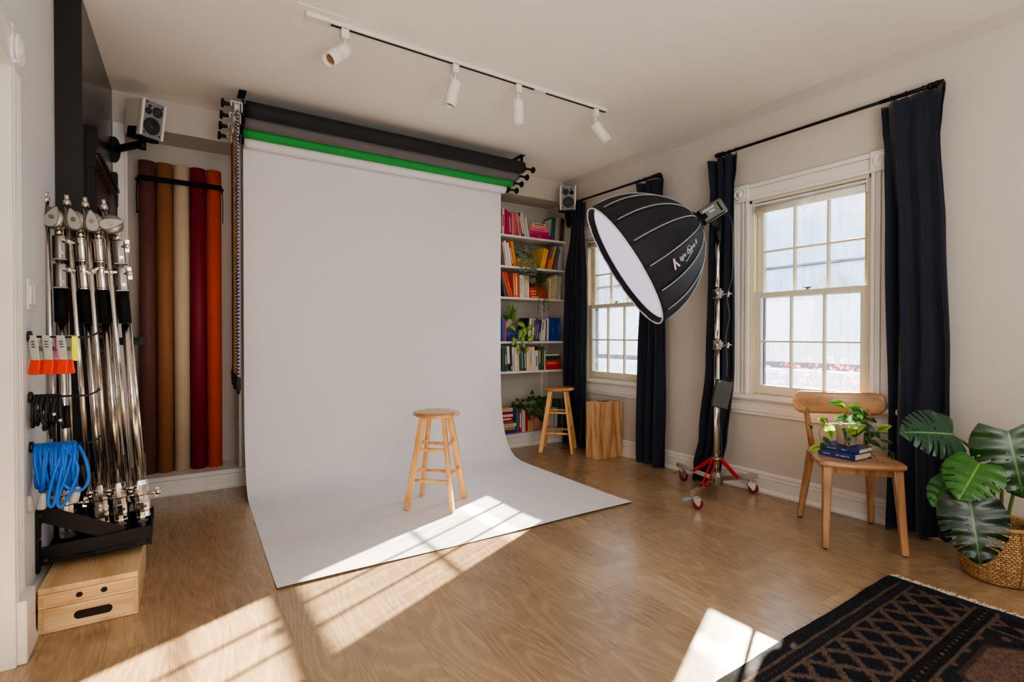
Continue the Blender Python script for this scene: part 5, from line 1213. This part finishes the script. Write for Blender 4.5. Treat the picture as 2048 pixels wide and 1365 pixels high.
for a in ((1688, 812, 1657, 806, 13, .0, 0), (1686, 818, 1660, 810, 12, .03, 1), (1690, 815, 1722, 822, 14, .02, 0), (1692, 822, 1724, 830, 15, .03, 2), (1688, 832, 1664, 834, 11, .03, 2), (1694, 838, 1712, 828, 15, .05, 0), (1690, 845, 1700, 826, 14, .05, 2), (1684, 842, 1672, 834, 12, .05, 0), (1700, 838, 1731, 838, 12, .03, 2), (1702, 842, 1722, 848, 15, .05, 0), (1712, 824, 1722, 834, 10, .0, 0),
          (1677, 862, 1705, 845, 15, .085, 1), (1687, 868, 1708, 848, 12, .08, 0), (1668, 848, 1670, 874, 8, .075, 2), (1680, 870, 1678, 886, 8, .08, 2), (1645, 845, 1627, 838, 13, .03, 1), (1650, 845, 1640, 836, 9, .02, 0), (1642, 846, 1650, 872, 18, .05, 1), (1661, 842, 1676, 836, 11, .04, 2),
          (1621, 862, 1613, 848, 12, .0, 0), (1636, 874, 1654, 888, 10, .03, 0), (1634, 892, 1610, 898, 11, .03, 1), (1638, 884, 1642, 896, 9, .02, 0), (1722, 846, 1728, 870, 13, .05, 0), (1718, 862, 1719, 886, 14, .06, 2), (1724, 876, 1716, 860, 12, .07, 0), (1736, 838, 1750, 846, 10, .0, 0), (1750, 860, 1770, 850, 12, .02, 1), (1732, 860, 1748, 874, 13, .04, 0), (1752, 878, 1774, 886, 8, .03, 0), (1724, 880, 1744, 890, 12, .06, 0), (1748, 892, 1759, 894, 12, .05, 2), (1765, 912, 1763, 896, 6, .07, 2),
          (1764, 918, 1768, 928, 10, .12, 0), (1719, 928, 1722, 910, 14, .155, 1), (1716, 910, 1704, 905, 6, .13, 0), (1700, 896, 1692, 892, 8, .11, 0), (1757, 927, 1728, 928, 5, .15, 1), (1680, 888, 1668, 884, 6, .09, 1), (1706, 850, 1714, 862, 12, .08, 0), (1712, 868, 1722, 880, 11, .085, 2), (1696, 852, 1686, 862, 10, .09, 0)):
    hl(*a)
for pts in (((1688, 850, .03), (1690, 830, .02), (1690, 812, .0)), ((1680, 850, .04), (1660, 845, .04), (1645, 846, .03), (1630, 842, .03)), ((1645, 846, .03), (1632, 862, .03), (1636, 885, .03), (1630, 894, .03)), ((1705, 848, .04), (1718, 838, .03), (1738, 846, .02), (1750, 860, .02), (1752, 880, .03)), ((1712, 850, .05), (1726, 868, .06), (1745, 890, .05), (1752, 905, .09), (1765, 918, .12)), ((1700, 860, .09), (1690, 870, .095), (1705, 888, .105), (1716, 905, .14), (1720, 914, .15)), ((1720, 925, .155), (1740, 927, .155), (1757, 927, .15)), ((1708, 846, .02), (1718, 828, .0), (1722, 834, .0)), ((1750, 892, .06), (1762, 900, .07), (1764, 918, .1))):
    gs.tube(bez([hp(*p) for p in pts], 6), .0016, 5)
obj('foliage', g, vcol('hoya_leaf', .25, trans=.35, var=.14, spec=.6), t, weld=False); obj('stem', gs, m_stemb, t)

# ------------------------------------------------------------------ woven basket and monstera
BCX, BCY = 3.192, .776
def basket_mat():
    m, t, N, L, b = nt('woven_seagrass')
    tc = N.new('ShaderNodeTexCoord'); mp = N.new('ShaderNodeMapping'); L.new(tc.outputs['UV'], mp.inputs[0]); mp.inputs['Scale'].default_value = (1, 1, 1)
    br = N.new('ShaderNodeTexBrick'); br.inputs['Scale'].default_value = 1; br.offset = .5
    br.inputs['Color1'].default_value = lin((204, 164, 112)); br.inputs['Color2'].default_value = lin((168, 124, 76)); br.inputs['Mortar'].default_value = lin((132, 94, 54))
    br.inputs['Brick Width'].default_value = .35; br.inputs['Row Height'].default_value = .25; br.inputs['Mortar Size'].default_value = .045; br.inputs['Mortar Smooth'].default_value = 1
    nz = N.new('ShaderNodeTexNoise'); nz.inputs['Scale'].default_value = 6
    L.new(mp.outputs[0], nz.inputs['Vector']); ad = N.new('ShaderNodeVectorMath'); ad.operation = 'MULTIPLY_ADD'; ad.inputs[1].default_value = (.3, .14, 0)
    L.new(nz.outputs['Color'], ad.inputs[0]); L.new(mp.outputs[0], ad.inputs[2]); L.new(ad.outputs[0], br.inputs['Vector'])
    L.new(br.outputs[0], b.inputs['Base Color']); b.inputs['Roughness'].default_value = .75
    bm = N.new('ShaderNodeBump'); bm.inputs['Strength'].default_value = .9; bm.inputs['Distance'].default_value = .006; bm.invert = True
    L.new(br.outputs['Fac'], bm.inputs['Height']); L.new(bm.outputs[0], b.inputs['Normal'])
    return m
t = thing('woven_basket', 'round woven seagrass basket on the floor under the monstera plant', 'basket', (BCX, BCY, 0))
g = G(); n = 120; prof = []
for k in range(29):
    z = .004 + .252 * k / 28; r = .112 + .036 * sin(PI * min(1, (z / .256) * .75 + .12)) * (1 if z < .2 else 1); r += .0035 * (1 if k % 2 else -1); prof.append((r, z))
prof2 = prof + [(prof[-1][0] - .006, .262), (prof[-1][0] - .012, .256), (prof[-1][0] - .016, .2), (.10, .03), (.0, .03)]
vs = []
for r, z in prof2:
    for k in range(n):
        w_ = 1 + .012 * sin(k * PI + z * 300)
        vs.append(V((BCX + r * w_ * cos(2 * PI * k / n), BCY + r * w_ * sin(2 * PI * k / n), z)))
fs = [(i * n + k, i * n + (k + 1) % n, (i + 1) * n + (k + 1) % n, (i + 1) * n + k) for i in range(len(prof2) - 1) for k in range(n)]
g.add(vs, fs, True)
o = obj('weave', g, basket_mat(), t)
uv = o.data.uv_layers.new(name='UVMap'); MB_ = MW[t]
for p in o.data.polygons:
    for li in p.loop_indices:
        c = o.data.vertices[o.data.loops[li].vertex_index].co; a = math.atan2(c.y, c.x)
        cc = p.center; ac = math.atan2(cc.y, cc.x)
        if a - ac > PI: a -= 2 * PI
        if ac - a > PI: a += 2 * PI
        uv.data[li].uv = (a / (2 * PI) * 18, c.z * 26)
obj('seam_cord', G().tube([(BCX + (prof[k][0] + .002) * cos(-2.35), BCY + (prof[k][0] + .002) * sin(-2.35), prof[k][1]) for k in range(29)], .003, 6), pm('cord_brown', (140, 96, 52), .8), t)
obj('rim', G().tube([(BCX + .134 * cos(2 * PI * k / 60), BCY + .134 * sin(2 * PI * k / 60), .256 + .003 * (k % 2)) for k in range(60)], .009, 8, closed=True), pm('rim_seagrass', (176, 138, 92), .8, var=.25, scale=80), t)
t = thing('monstera_plant', 'tall monstera with large split dark green leaves standing in the woven basket', 'plant', (BCX, BCY, .03))
obj('nursery_pot', G().lathe([(.085, .0315), (.104, .18), (.108, .20), (.101, .20), (.099, .185)], Mx.Translation((BCX, BCY, 0)), n=32), m_blackm, t)
obj('soil', G().lathe([(.100, .186), (.06, .192), (0, .195)], Mx.Translation((BCX, BCY, 0)), n=24), m_soil, t)
def monstera(base, tip, nrm, W, mid, edge, slits=6, droop=.10, seed=0, cup=.10):
    base, tip, n = V(base), V(tip), V(nrm); d = tip - base; L = d.length; d.normalize(); n = (n - d * n.dot(d)).normalized(); s = d.cross(n)
    rr = random.Random(seed); g = G(); NT, NS = 200, 30
    sl = [(.20 + .62 * (k + .5) / slits + rr.uniform(-.015, .015), rr.choice((.3, .42, .55, .8)) + rr.uniform(-.06, .06), rr.uniform(.009, .014)) for k in range(slits)] if slits else []
    for sg in (-1, 1):
        off = rr.uniform(-.03, .03)
        def fn(u, v, sg=sg):
            u = max(0, min(1, lerp(-.12, 1, u) + .12 * v * (1 - max(0, lerp(-.12, 1, u)) ** 4)))
            w_ = (sin(PI * (u * .93 + .07) ** .66)) ** .72 if u < 1 else 0
            al = u - .15 * v * (1 - u) ** 2.5 + .05 * v * v * sin(PI * u)
            x = v * W * .5 * w_
            zz = -droop * L * (u - .3) ** 2 - cup * x * x / (W * .5) + .004 * sin(u * 30) * v + .015 * L * sin(PI * v)
            return base + d * (L * al) + s * (sg * x) + n * zz
        def cf(u, v):
            u = lerp(-.12, 1, u)
            if 0: pass
            k = max(0, 1 - v * 24); rib = ((u - .17) * slits / .62) % 1 if slits else 1
            k2 = .22 if rib < .05 and v < .8 else 0
            k = max(k, k2)
            return tuple(lerp(edge[a], mid[a], k) * (1 - .1 * v) for a in range(3)) + (1,)
        def keep(u, v, off=off):
            u = lerp(-.12, 1, u)
            for tc_, s0, hw in sl:
                c = tc_ + off
                if v > s0 and abs(u - c) < hw * (.55 + 2.0 * (v - s0)): return False
                if .12 < v < .22 and abs(u - (tc_ + off + .05)) < .008 and s0 > .4: return False
            return True
        g.grid(NT, NS, fn, True, cf, keep)
    return obj('leaf', g, m_leaf2, t)
def up_(px, py, dep):
    """a point seen from the tripod's place, at a distance along its view direction"""
    f_ = V((sin(.581246), cos(.581246), 0)); r_2 = V((cos(.581246), -sin(.581246), 0))
    return V((0, 0, 1.11)) + (f_ + r_2 * ((px - 1024) / 1047.6) + V((0, 0, (672 - py) / 1047.6))) * dep
VW = -V((.90, .42, 0)); 
G1, G2, G3 = GR(42, 84, 40), GR(36, 76, 26), GR(22, 52, 30)
LG = GR(120, 164, 70)
mons = [(up_(1908, 868, 2.22), up_(1804, 862, 2.20), VW + V((0, 0, .55)), .225, GR(110, 160, 90), GR(30, 66, 46), 6, .12, 3),
        (up_(1962, 926, 2.08), up_(1922, 998, 2.02), VW + V((.0, 0, .9)), .195, GR(120, 170, 60), GR(44, 98, 30), 4, .16, 5),
        (up_(2018, 862, 2.14), up_(2052, 998, 2.10), VW + V((.1, .1, .4)), .27, GR(90, 140, 60), GR(26, 62, 20), 6, .08, 8),
        (up_(1944, 1004, 2.06), up_(1966, 1132, 2.00), VW + V((0, 0, .5)), .225, GR(84, 130, 60), GR(18, 44, 26), 7, .10, 11),
        (up_(1908, 962, 2.16), up_(1868, 1012, 2.12), VW + V((-.2, 0, .7)), .12, GR(100, 150, 60), GR(50, 100, 40), 3, .1, 13),
        (up_(1912, 950, 2.24), up_(1888, 928, 2.24), VW + V((0, 0, .1)), .085, GR(120, 140, 60), GR(84, 104, 34), 0, .1, 17),
        (up_(2085, 900, 2.2), up_(2140, 1010, 2.15), VW + V((0, 0, .6)), .28, GR(90, 140, 60), GR(28, 64, 24), 6, .1, 19)]
for b_, e_, n_, w_, mc, ec, sl_, dr, sd_ in mons: monstera(b_, e_, n_, w_, mc, ec, sl_, dr, sd_)
for b_, e_, n_, w_, mc, ec, sl_, dr, sd_ in mons:
    r0 = V((BCX + (b_.x - BCX) * .12, BCY + (b_.y - BCY) * .12, .19)); md = V((lerp(r0.x, b_.x, .45), lerp(r0.y, b_.y, .45), lerp(r0.z, b_.z, .75)))
    obj('stem', G().tube(bez([r0, md, b_ - V((0, 0, .004))], 10), [lerp(.0075, .0042, k / 20) for k in range(21)], 8), m_stem, t)
obj('support_stake', G().cyl((BCX - .01, BCY + .02, .19), (BCX - .01, BCY + .02, .62), .008), m_blackm, t)

# ------------------------------------------------------------------ rug
RX0, RX1, RY0, RY1 = .55, 2.765, -.55, 1.052
rg = random.Random(12)
MR = Mx.Translation((RX1, RY1, 0)) @ Mx.Rotation(.018, 4, 'Z')     # local -x runs along the rug, -y across
navy, blk, brn, rust, blu, gry = GR(33, 37, 50), GR(31, 31, 35), GR(84, 69, 59), GR(92, 73, 61), GR(66, 74, 92), GR(76, 72, 70)
def rugcol(a, b):
    """a from the fringed end, b from the long side, in metres"""
    W_ = RY1 - RY0; b = min(b, W_ - b)
    def pick(c, v=.24): k = 1 + rg.uniform(-v, v) * 1.5; return (c[0] * k, c[1] * k, c[2] * k, 1)
    worn = rg.random()
    if a < .035: return pick(GR(30, 38, 66) if int(a / .006) % 2 else navy)
    if b < .05: return pick(blk, .3)
    for c0 in (.055, .105, .318, .388):
        if abs(b - c0) < .005: return pick(GR(84, 70, 60))
    if .055 < b < .105: return pick(brn if ((a * 40) % 1 < .22 and abs(b - .08) < .004) else blk, .3)
    if .318 < b < .388: return pick(GR(100, 80, 66) if ((a * 28) % 1 < .2 and abs(b - .353) < .005) else GR(26, 24, 26), .3)
    if a < .055: return pick(blk)
    if .105 < b < .318:
        p, q = (a - .03) / .118, (b - .105) / .071
        u, v = (p + q * .5 + .1 * 0) % 1, (p - q * .5) % 1
        e = min(u, 1 - u, v, 1 - v)
        stp = math.floor(e * 14) / 14
        return pick(brn if stp < .088 + rg.uniform(-.03, .03) else GR(24, 26, 34), .25)
    if a < .19:
        p = (a - .055) / .135; z = abs(((b * 9) % 1) - .5) * 2
        return pick(brn if (abs(p - .5) * 2 + z * .8 < .75 and abs(p - .5) * 2 + z * .8 > .35) or (z < .2) else GR(26, 24, 28), .3)
    if a < .20: return pick(gry)
    # medallions down the middle of the field
    c = (a - .20) % .56; y = b - .62; x = c - .29
    o = max(abs(x) / .24, abs(y) / .20, (abs(x) + abs(y)) / .34)
    if o < 1:
        if o > .93: return pick(GR(60, 50, 46), .25)
        hx, hy = abs(abs(x) - .10), abs(y)
        if hx < .035 and hy < .022: return pick(blk if hx > .02 or hy > .012 else brn)
        if (abs(x) + abs(y) * 1.1) < .05: return pick(blk)
        r_ = rg.random(); k = sin(x * 60) * sin(y * 50)
        return pick(rust if k > -.1 and r_ < .8 else (blu if r_ < .35 else GR(104, 78, 62)), .28)
    o2 = abs(abs(x) - .28) / .09 + abs(y) / .06
    if o2 < 1: return pick(GR(88, 84, 86) if o2 < .7 else blk, .25)
    k = sin(a * 46) * sin(b * 52)
    return pick(brn if k > .72 else blk if k > -.6 else GR(24, 26, 38), .3)
t = thing('patterned_rug', 'dark navy and brown patterned wool rug with pale fringe on the oak floor', 'rug', M=MR.copy())
LX, LY = RX1 - RX0, RY1 - RY0; NX, NY = 400, 300
def rv(u, v):
    a, b = u * LX, v * LY; return V((-a, -b + .003 * sin(a * 9) * (1 if v == 0 else 0), .0115 + .0012 * sin(a * 31 + 3 * sin(b * 17)) + rg.uniform(0, .0012)))
g = G().grid(NX, NY, rv, True, lambda u, v: rugcol(u * LX, v * LY))
obj('pile', g, vcol('wool_pile', .95, var=.16, spec=.15, bump=.5, bscale=420), t, local=True, weld=False)
obj('backing', G().boxp(-LX, 0, -LY, 0, .0012, .0095), pm('rug_edge', (24, 24, 32), .95), t, local=True)
g = G()
for k in range(330):
    y = -LY * k / 330; x = 0; w_ = rg.uniform(-.012, .012)
    g.tube([(x - .004, y, .008), (.016, y + w_ * .4, .007 + rg.uniform(0, .005)), (.034, y + w_, .0045), (.052 + rg.uniform(-.010, .008), y + w_ * rg.uniform(.2, 2), .003)], [.003, .0028, .0026, .0018], 5)
fo = obj('fringe', g, pm('fringe_cotton', (214, 200, 172), .9, var=.2, scale=60), t, local=True, weld=False)
# ------------------------------------------------------------------ outside
m_sid = pm('house_siding', (168, 180, 196), .8, var=.08, scale=3)
m_roof = pm('roof_slate', (104, 116, 136), .85, var=.15, scale=6)
struct('ground', G().boxp(XR + 1, 60, -30, 40, -3.6, -3.5), pm('street', (170, 172, 172), .9))
h = thing('neighbour_house', 'grey house with a hipped roof and small cupola seen through the panes behind the chair', 'house', (16, 7, -3.5))
obj('house_wall', G().boxp(14, 22, 2.5, 10.2, -3.5, .9), m_sid, h)
g = G(); g.add([(13.6, 2.0, .9), (22.4, 2.0, .9), (22.4, 10.5, .9), (13.6, 10.5, .9), (17, 5.2, 2.25), (19, 5.2, 2.25), (19, 10.5, 2.25), (17, 10.5, 2.25)], [(0, 1, 5, 4), (1, 2, 6, 5), (2, 3, 7, 6), (3, 0, 4, 7), (4, 5, 6, 7), (3, 2, 1, 0)])
obj('roof', g, m_roof, h)
obj('cupola', G().boxp(16.95, 17.75, 7.7, 8.5, 1.9, 2.65).lathe([(.75, 0), (.12, .45), (.10, .85), (0, .85)], Mx.Translation((17.35, 8.1, 2.65)) @ Mx.Rotation(PI / 4, 4, 'Z'), n=4, sm=False), m_roof, h)
for y in (3.6, 5.4, 7.2, 9.0): obj('house_window', G().boxp(13.97, 14.02, y, y + .9, -1.4, .2), pm('far_pane', (90, 105, 125), .2), h)
h2 = thing('brick_house', 'grey brick house wall at the left edge of the window behind the softbox', 'house', (9, 12, -3.5))
obj('house_wall', G().boxp(8.2, 15, 11.0, 16, -3.5, 4.2), pm('brick_grey', (140, 132, 128), .9, var=.2, scale=8), h2)
obj('eave', G().boxp(8.0, 15.2, 10.8, 16.2, 4.2, 4.5), m_roof, h2)
obj('bay', G().boxp(7.4, 8.3, 12, 13.6, -3.5, 1.6), m_sid, h2)
fence = tag(obj('dark_fence', G().boxp(6.9, 7.0, -1, 9, -3.5, .62).boxp(6.85, 7.05, -1, 9, .60, .66), pm('fence_dark', (52, 56, 62), .8, stretch=(1, 6, 1))), 'dark board fence outside beyond the lower window panes', 'fence')
g = G(); rr = random.Random(5)
for i in range(1300):
    a = rr.uniform(0, 2 * PI); q = rr.random() ** .5
    p = V((5.6 + .35 * cos(a) * q, 2.55 + .75 * sin(a) * q + rr.uniform(-.1, .1), .12 + rr.uniform(-.6, .78)))
    n = V((rr.uniform(-1, 1), rr.uniform(-1, 1), rr.uniform(-1, 1))).normalized(); M = frame(p, n)
    s = rr.uniform(.018, .04)
    c = lin(rr.choice([(214, 40, 36), (226, 70, 60), (190, 28, 30), (240, 120, 110)]))
    g.add([M @ V((-s, 0, 0)), M @ V((0, -s * .6, 0)), M @ V((s, 0, 0)), M @ V((0, s * .6, 0))], [(0, 1, 2, 3)], False, c)
sh = thing('red_leaved_shrub', 'shrub with bright red autumn leaves outside the window behind the chair', 'shrub', (5.6, 2.55, -3.5))
obj('foliage', g, vcol('red_leaf', .6, trans=.5), sh, weld=False)
g = G()
for k in range(7): g.tube(bez([(5.6, 2.55, -3.5), (5.6 + .1 * cos(k), 2.55 + .3 * sin(k * 2), -1.5), (5.6 + .2 * cos(k * 1.7), 2.55 + .6 * sin(k * 1.3), .6)], 6), .02, 6)
obj('stem', g, pm('twig', (70, 52, 44), .8), sh)

# ------------------------------------------------------------------ light, sky, camera
sd = bpy.data.lights.new('sun', 'SUN'); sd.energy = 100; sd.angle = .009; sd.color = (1.0, .87, .66)
so = bpy.data.objects.new('sun', sd); COL.objects.link(so)
so.rotation_euler = V((-1, -.4675, -.441)).to_track_quat('-Z', 'Y').to_euler()
w = bpy.data.worlds.new('sky'); SC.world = w; w.use_nodes = True
N, L = w.node_tree.nodes, w.node_tree.links
bg = N['Background']
tc = N.new('ShaderNodeTexCoord'); mp = N.new('ShaderNodeMapping'); mp.inputs['Scale'].default_value = (1, 1, 3.2)
nz = N.new('ShaderNodeTexNoise'); nz.inputs['Scale'].default_value = 3.2; nz.inputs['Detail'].default_value = 7; nz.inputs['Roughness'].default_value = .55
L.new(tc.outputs['Generated'], mp.inputs[0]); L.new(mp.outputs[0], nz.inputs['Vector'])
rp = N.new('ShaderNodeValToRGB'); rp.color_ramp.elements[0].position = .44; rp.color_ramp.elements[1].position = .60
rp.color_ramp.elements[0].color = lin((120, 170, 232)); rp.color_ramp.elements[1].color = (1, 1, 1, 1)
L.new(nz.outputs[0], rp.inputs[0]); L.new(rp.outputs[0], bg.inputs[0]); bg.inputs[1].default_value = 1.3
def area(name, loc, direction, sx, sy, e, col=(1, 1, 1)):
    a = bpy.data.lights.new(name, 'AREA'); a.shape = 'RECTANGLE'; a.size = sx; a.size_y = sy; a.energy = e; a.color = col
    o = bpy.data.objects.new(name, a); COL.objects.link(o); o.location = loc
    o.rotation_euler = V(direction).to_track_quat('-Z', 'Y').to_euler(); return o
for n in (1, 2):
    y0, y1 = WIN[n]
    p = area('window_portal', (XR + .2, (y0 + y1) / 2, (ZS + ZH) / 2), (-1, 0, 0), 1.4, .8, 1); p.data.cycles.is_portal = True
    area('sky_fill', (XR + 1.25, (y0 + y1) / 2 + .15, 3.05), (-1, -.05, -1.05), 1.3, 1.0, 150, (.90, .95, 1.0))  # added lamp outside, above the view, boosting the daylight through each window
area('rear_fill', (.7, -1.9, 2.3), (0.2, 1, -.25), 3.2, .9, 35, (1.0, .97, .94))  # unseen fill light added behind the camera to brighten the room
area('ceiling_fill', (.6, -1.2, .9), (.15, .5, .9), 1.6, 1.2, 66, (1.0, .97, .93))  # unseen upward fill added behind the camera to lift the ceiling
cam = bpy.data.cameras.new('camera'); cam.sensor_width = 36; cam.sensor_fit = 'HORIZONTAL'; cam.lens = 1047.6 / 2048 * 36
cam.clip_start = .02; cam.clip_end = 200
co = bpy.data.objects.new('camera', cam); COL.objects.link(co); co.location = (0, 0, 1.11)
YAW, PITCH, ROLL = .581246, -.00989, .000983
f = V((sin(YAW) * cos(PITCH), cos(YAW) * cos(PITCH), sin(PITCH))); r = V((cos(YAW), -sin(YAW), 0)); u = r.cross(f)
r2 = r * cos(ROLL) + u * sin(ROLL); u2 = u * cos(ROLL) - r * sin(ROLL)
Mc = Mx((r2, u2, -f)).transposed().to_4x4(); Mc.translation = (0, 0, 1.11); co.matrix_world = Mc
SC.camera = co
SC.view_settings.view_transform = 'AgX'; SC.view_settings.look = 'AgX - Medium High Contrast'; SC.view_settings.exposure = 0.12
SC.cycles.max_bounces = 10; SC.cycles.diffuse_bounces = 5; SC.cycles.transparent_max_bounces = 16; SC.cycles.sample_clamp_indirect = 8; SC.cycles.caustics_refractive = False; SC.cycles.caustics_reflective = False
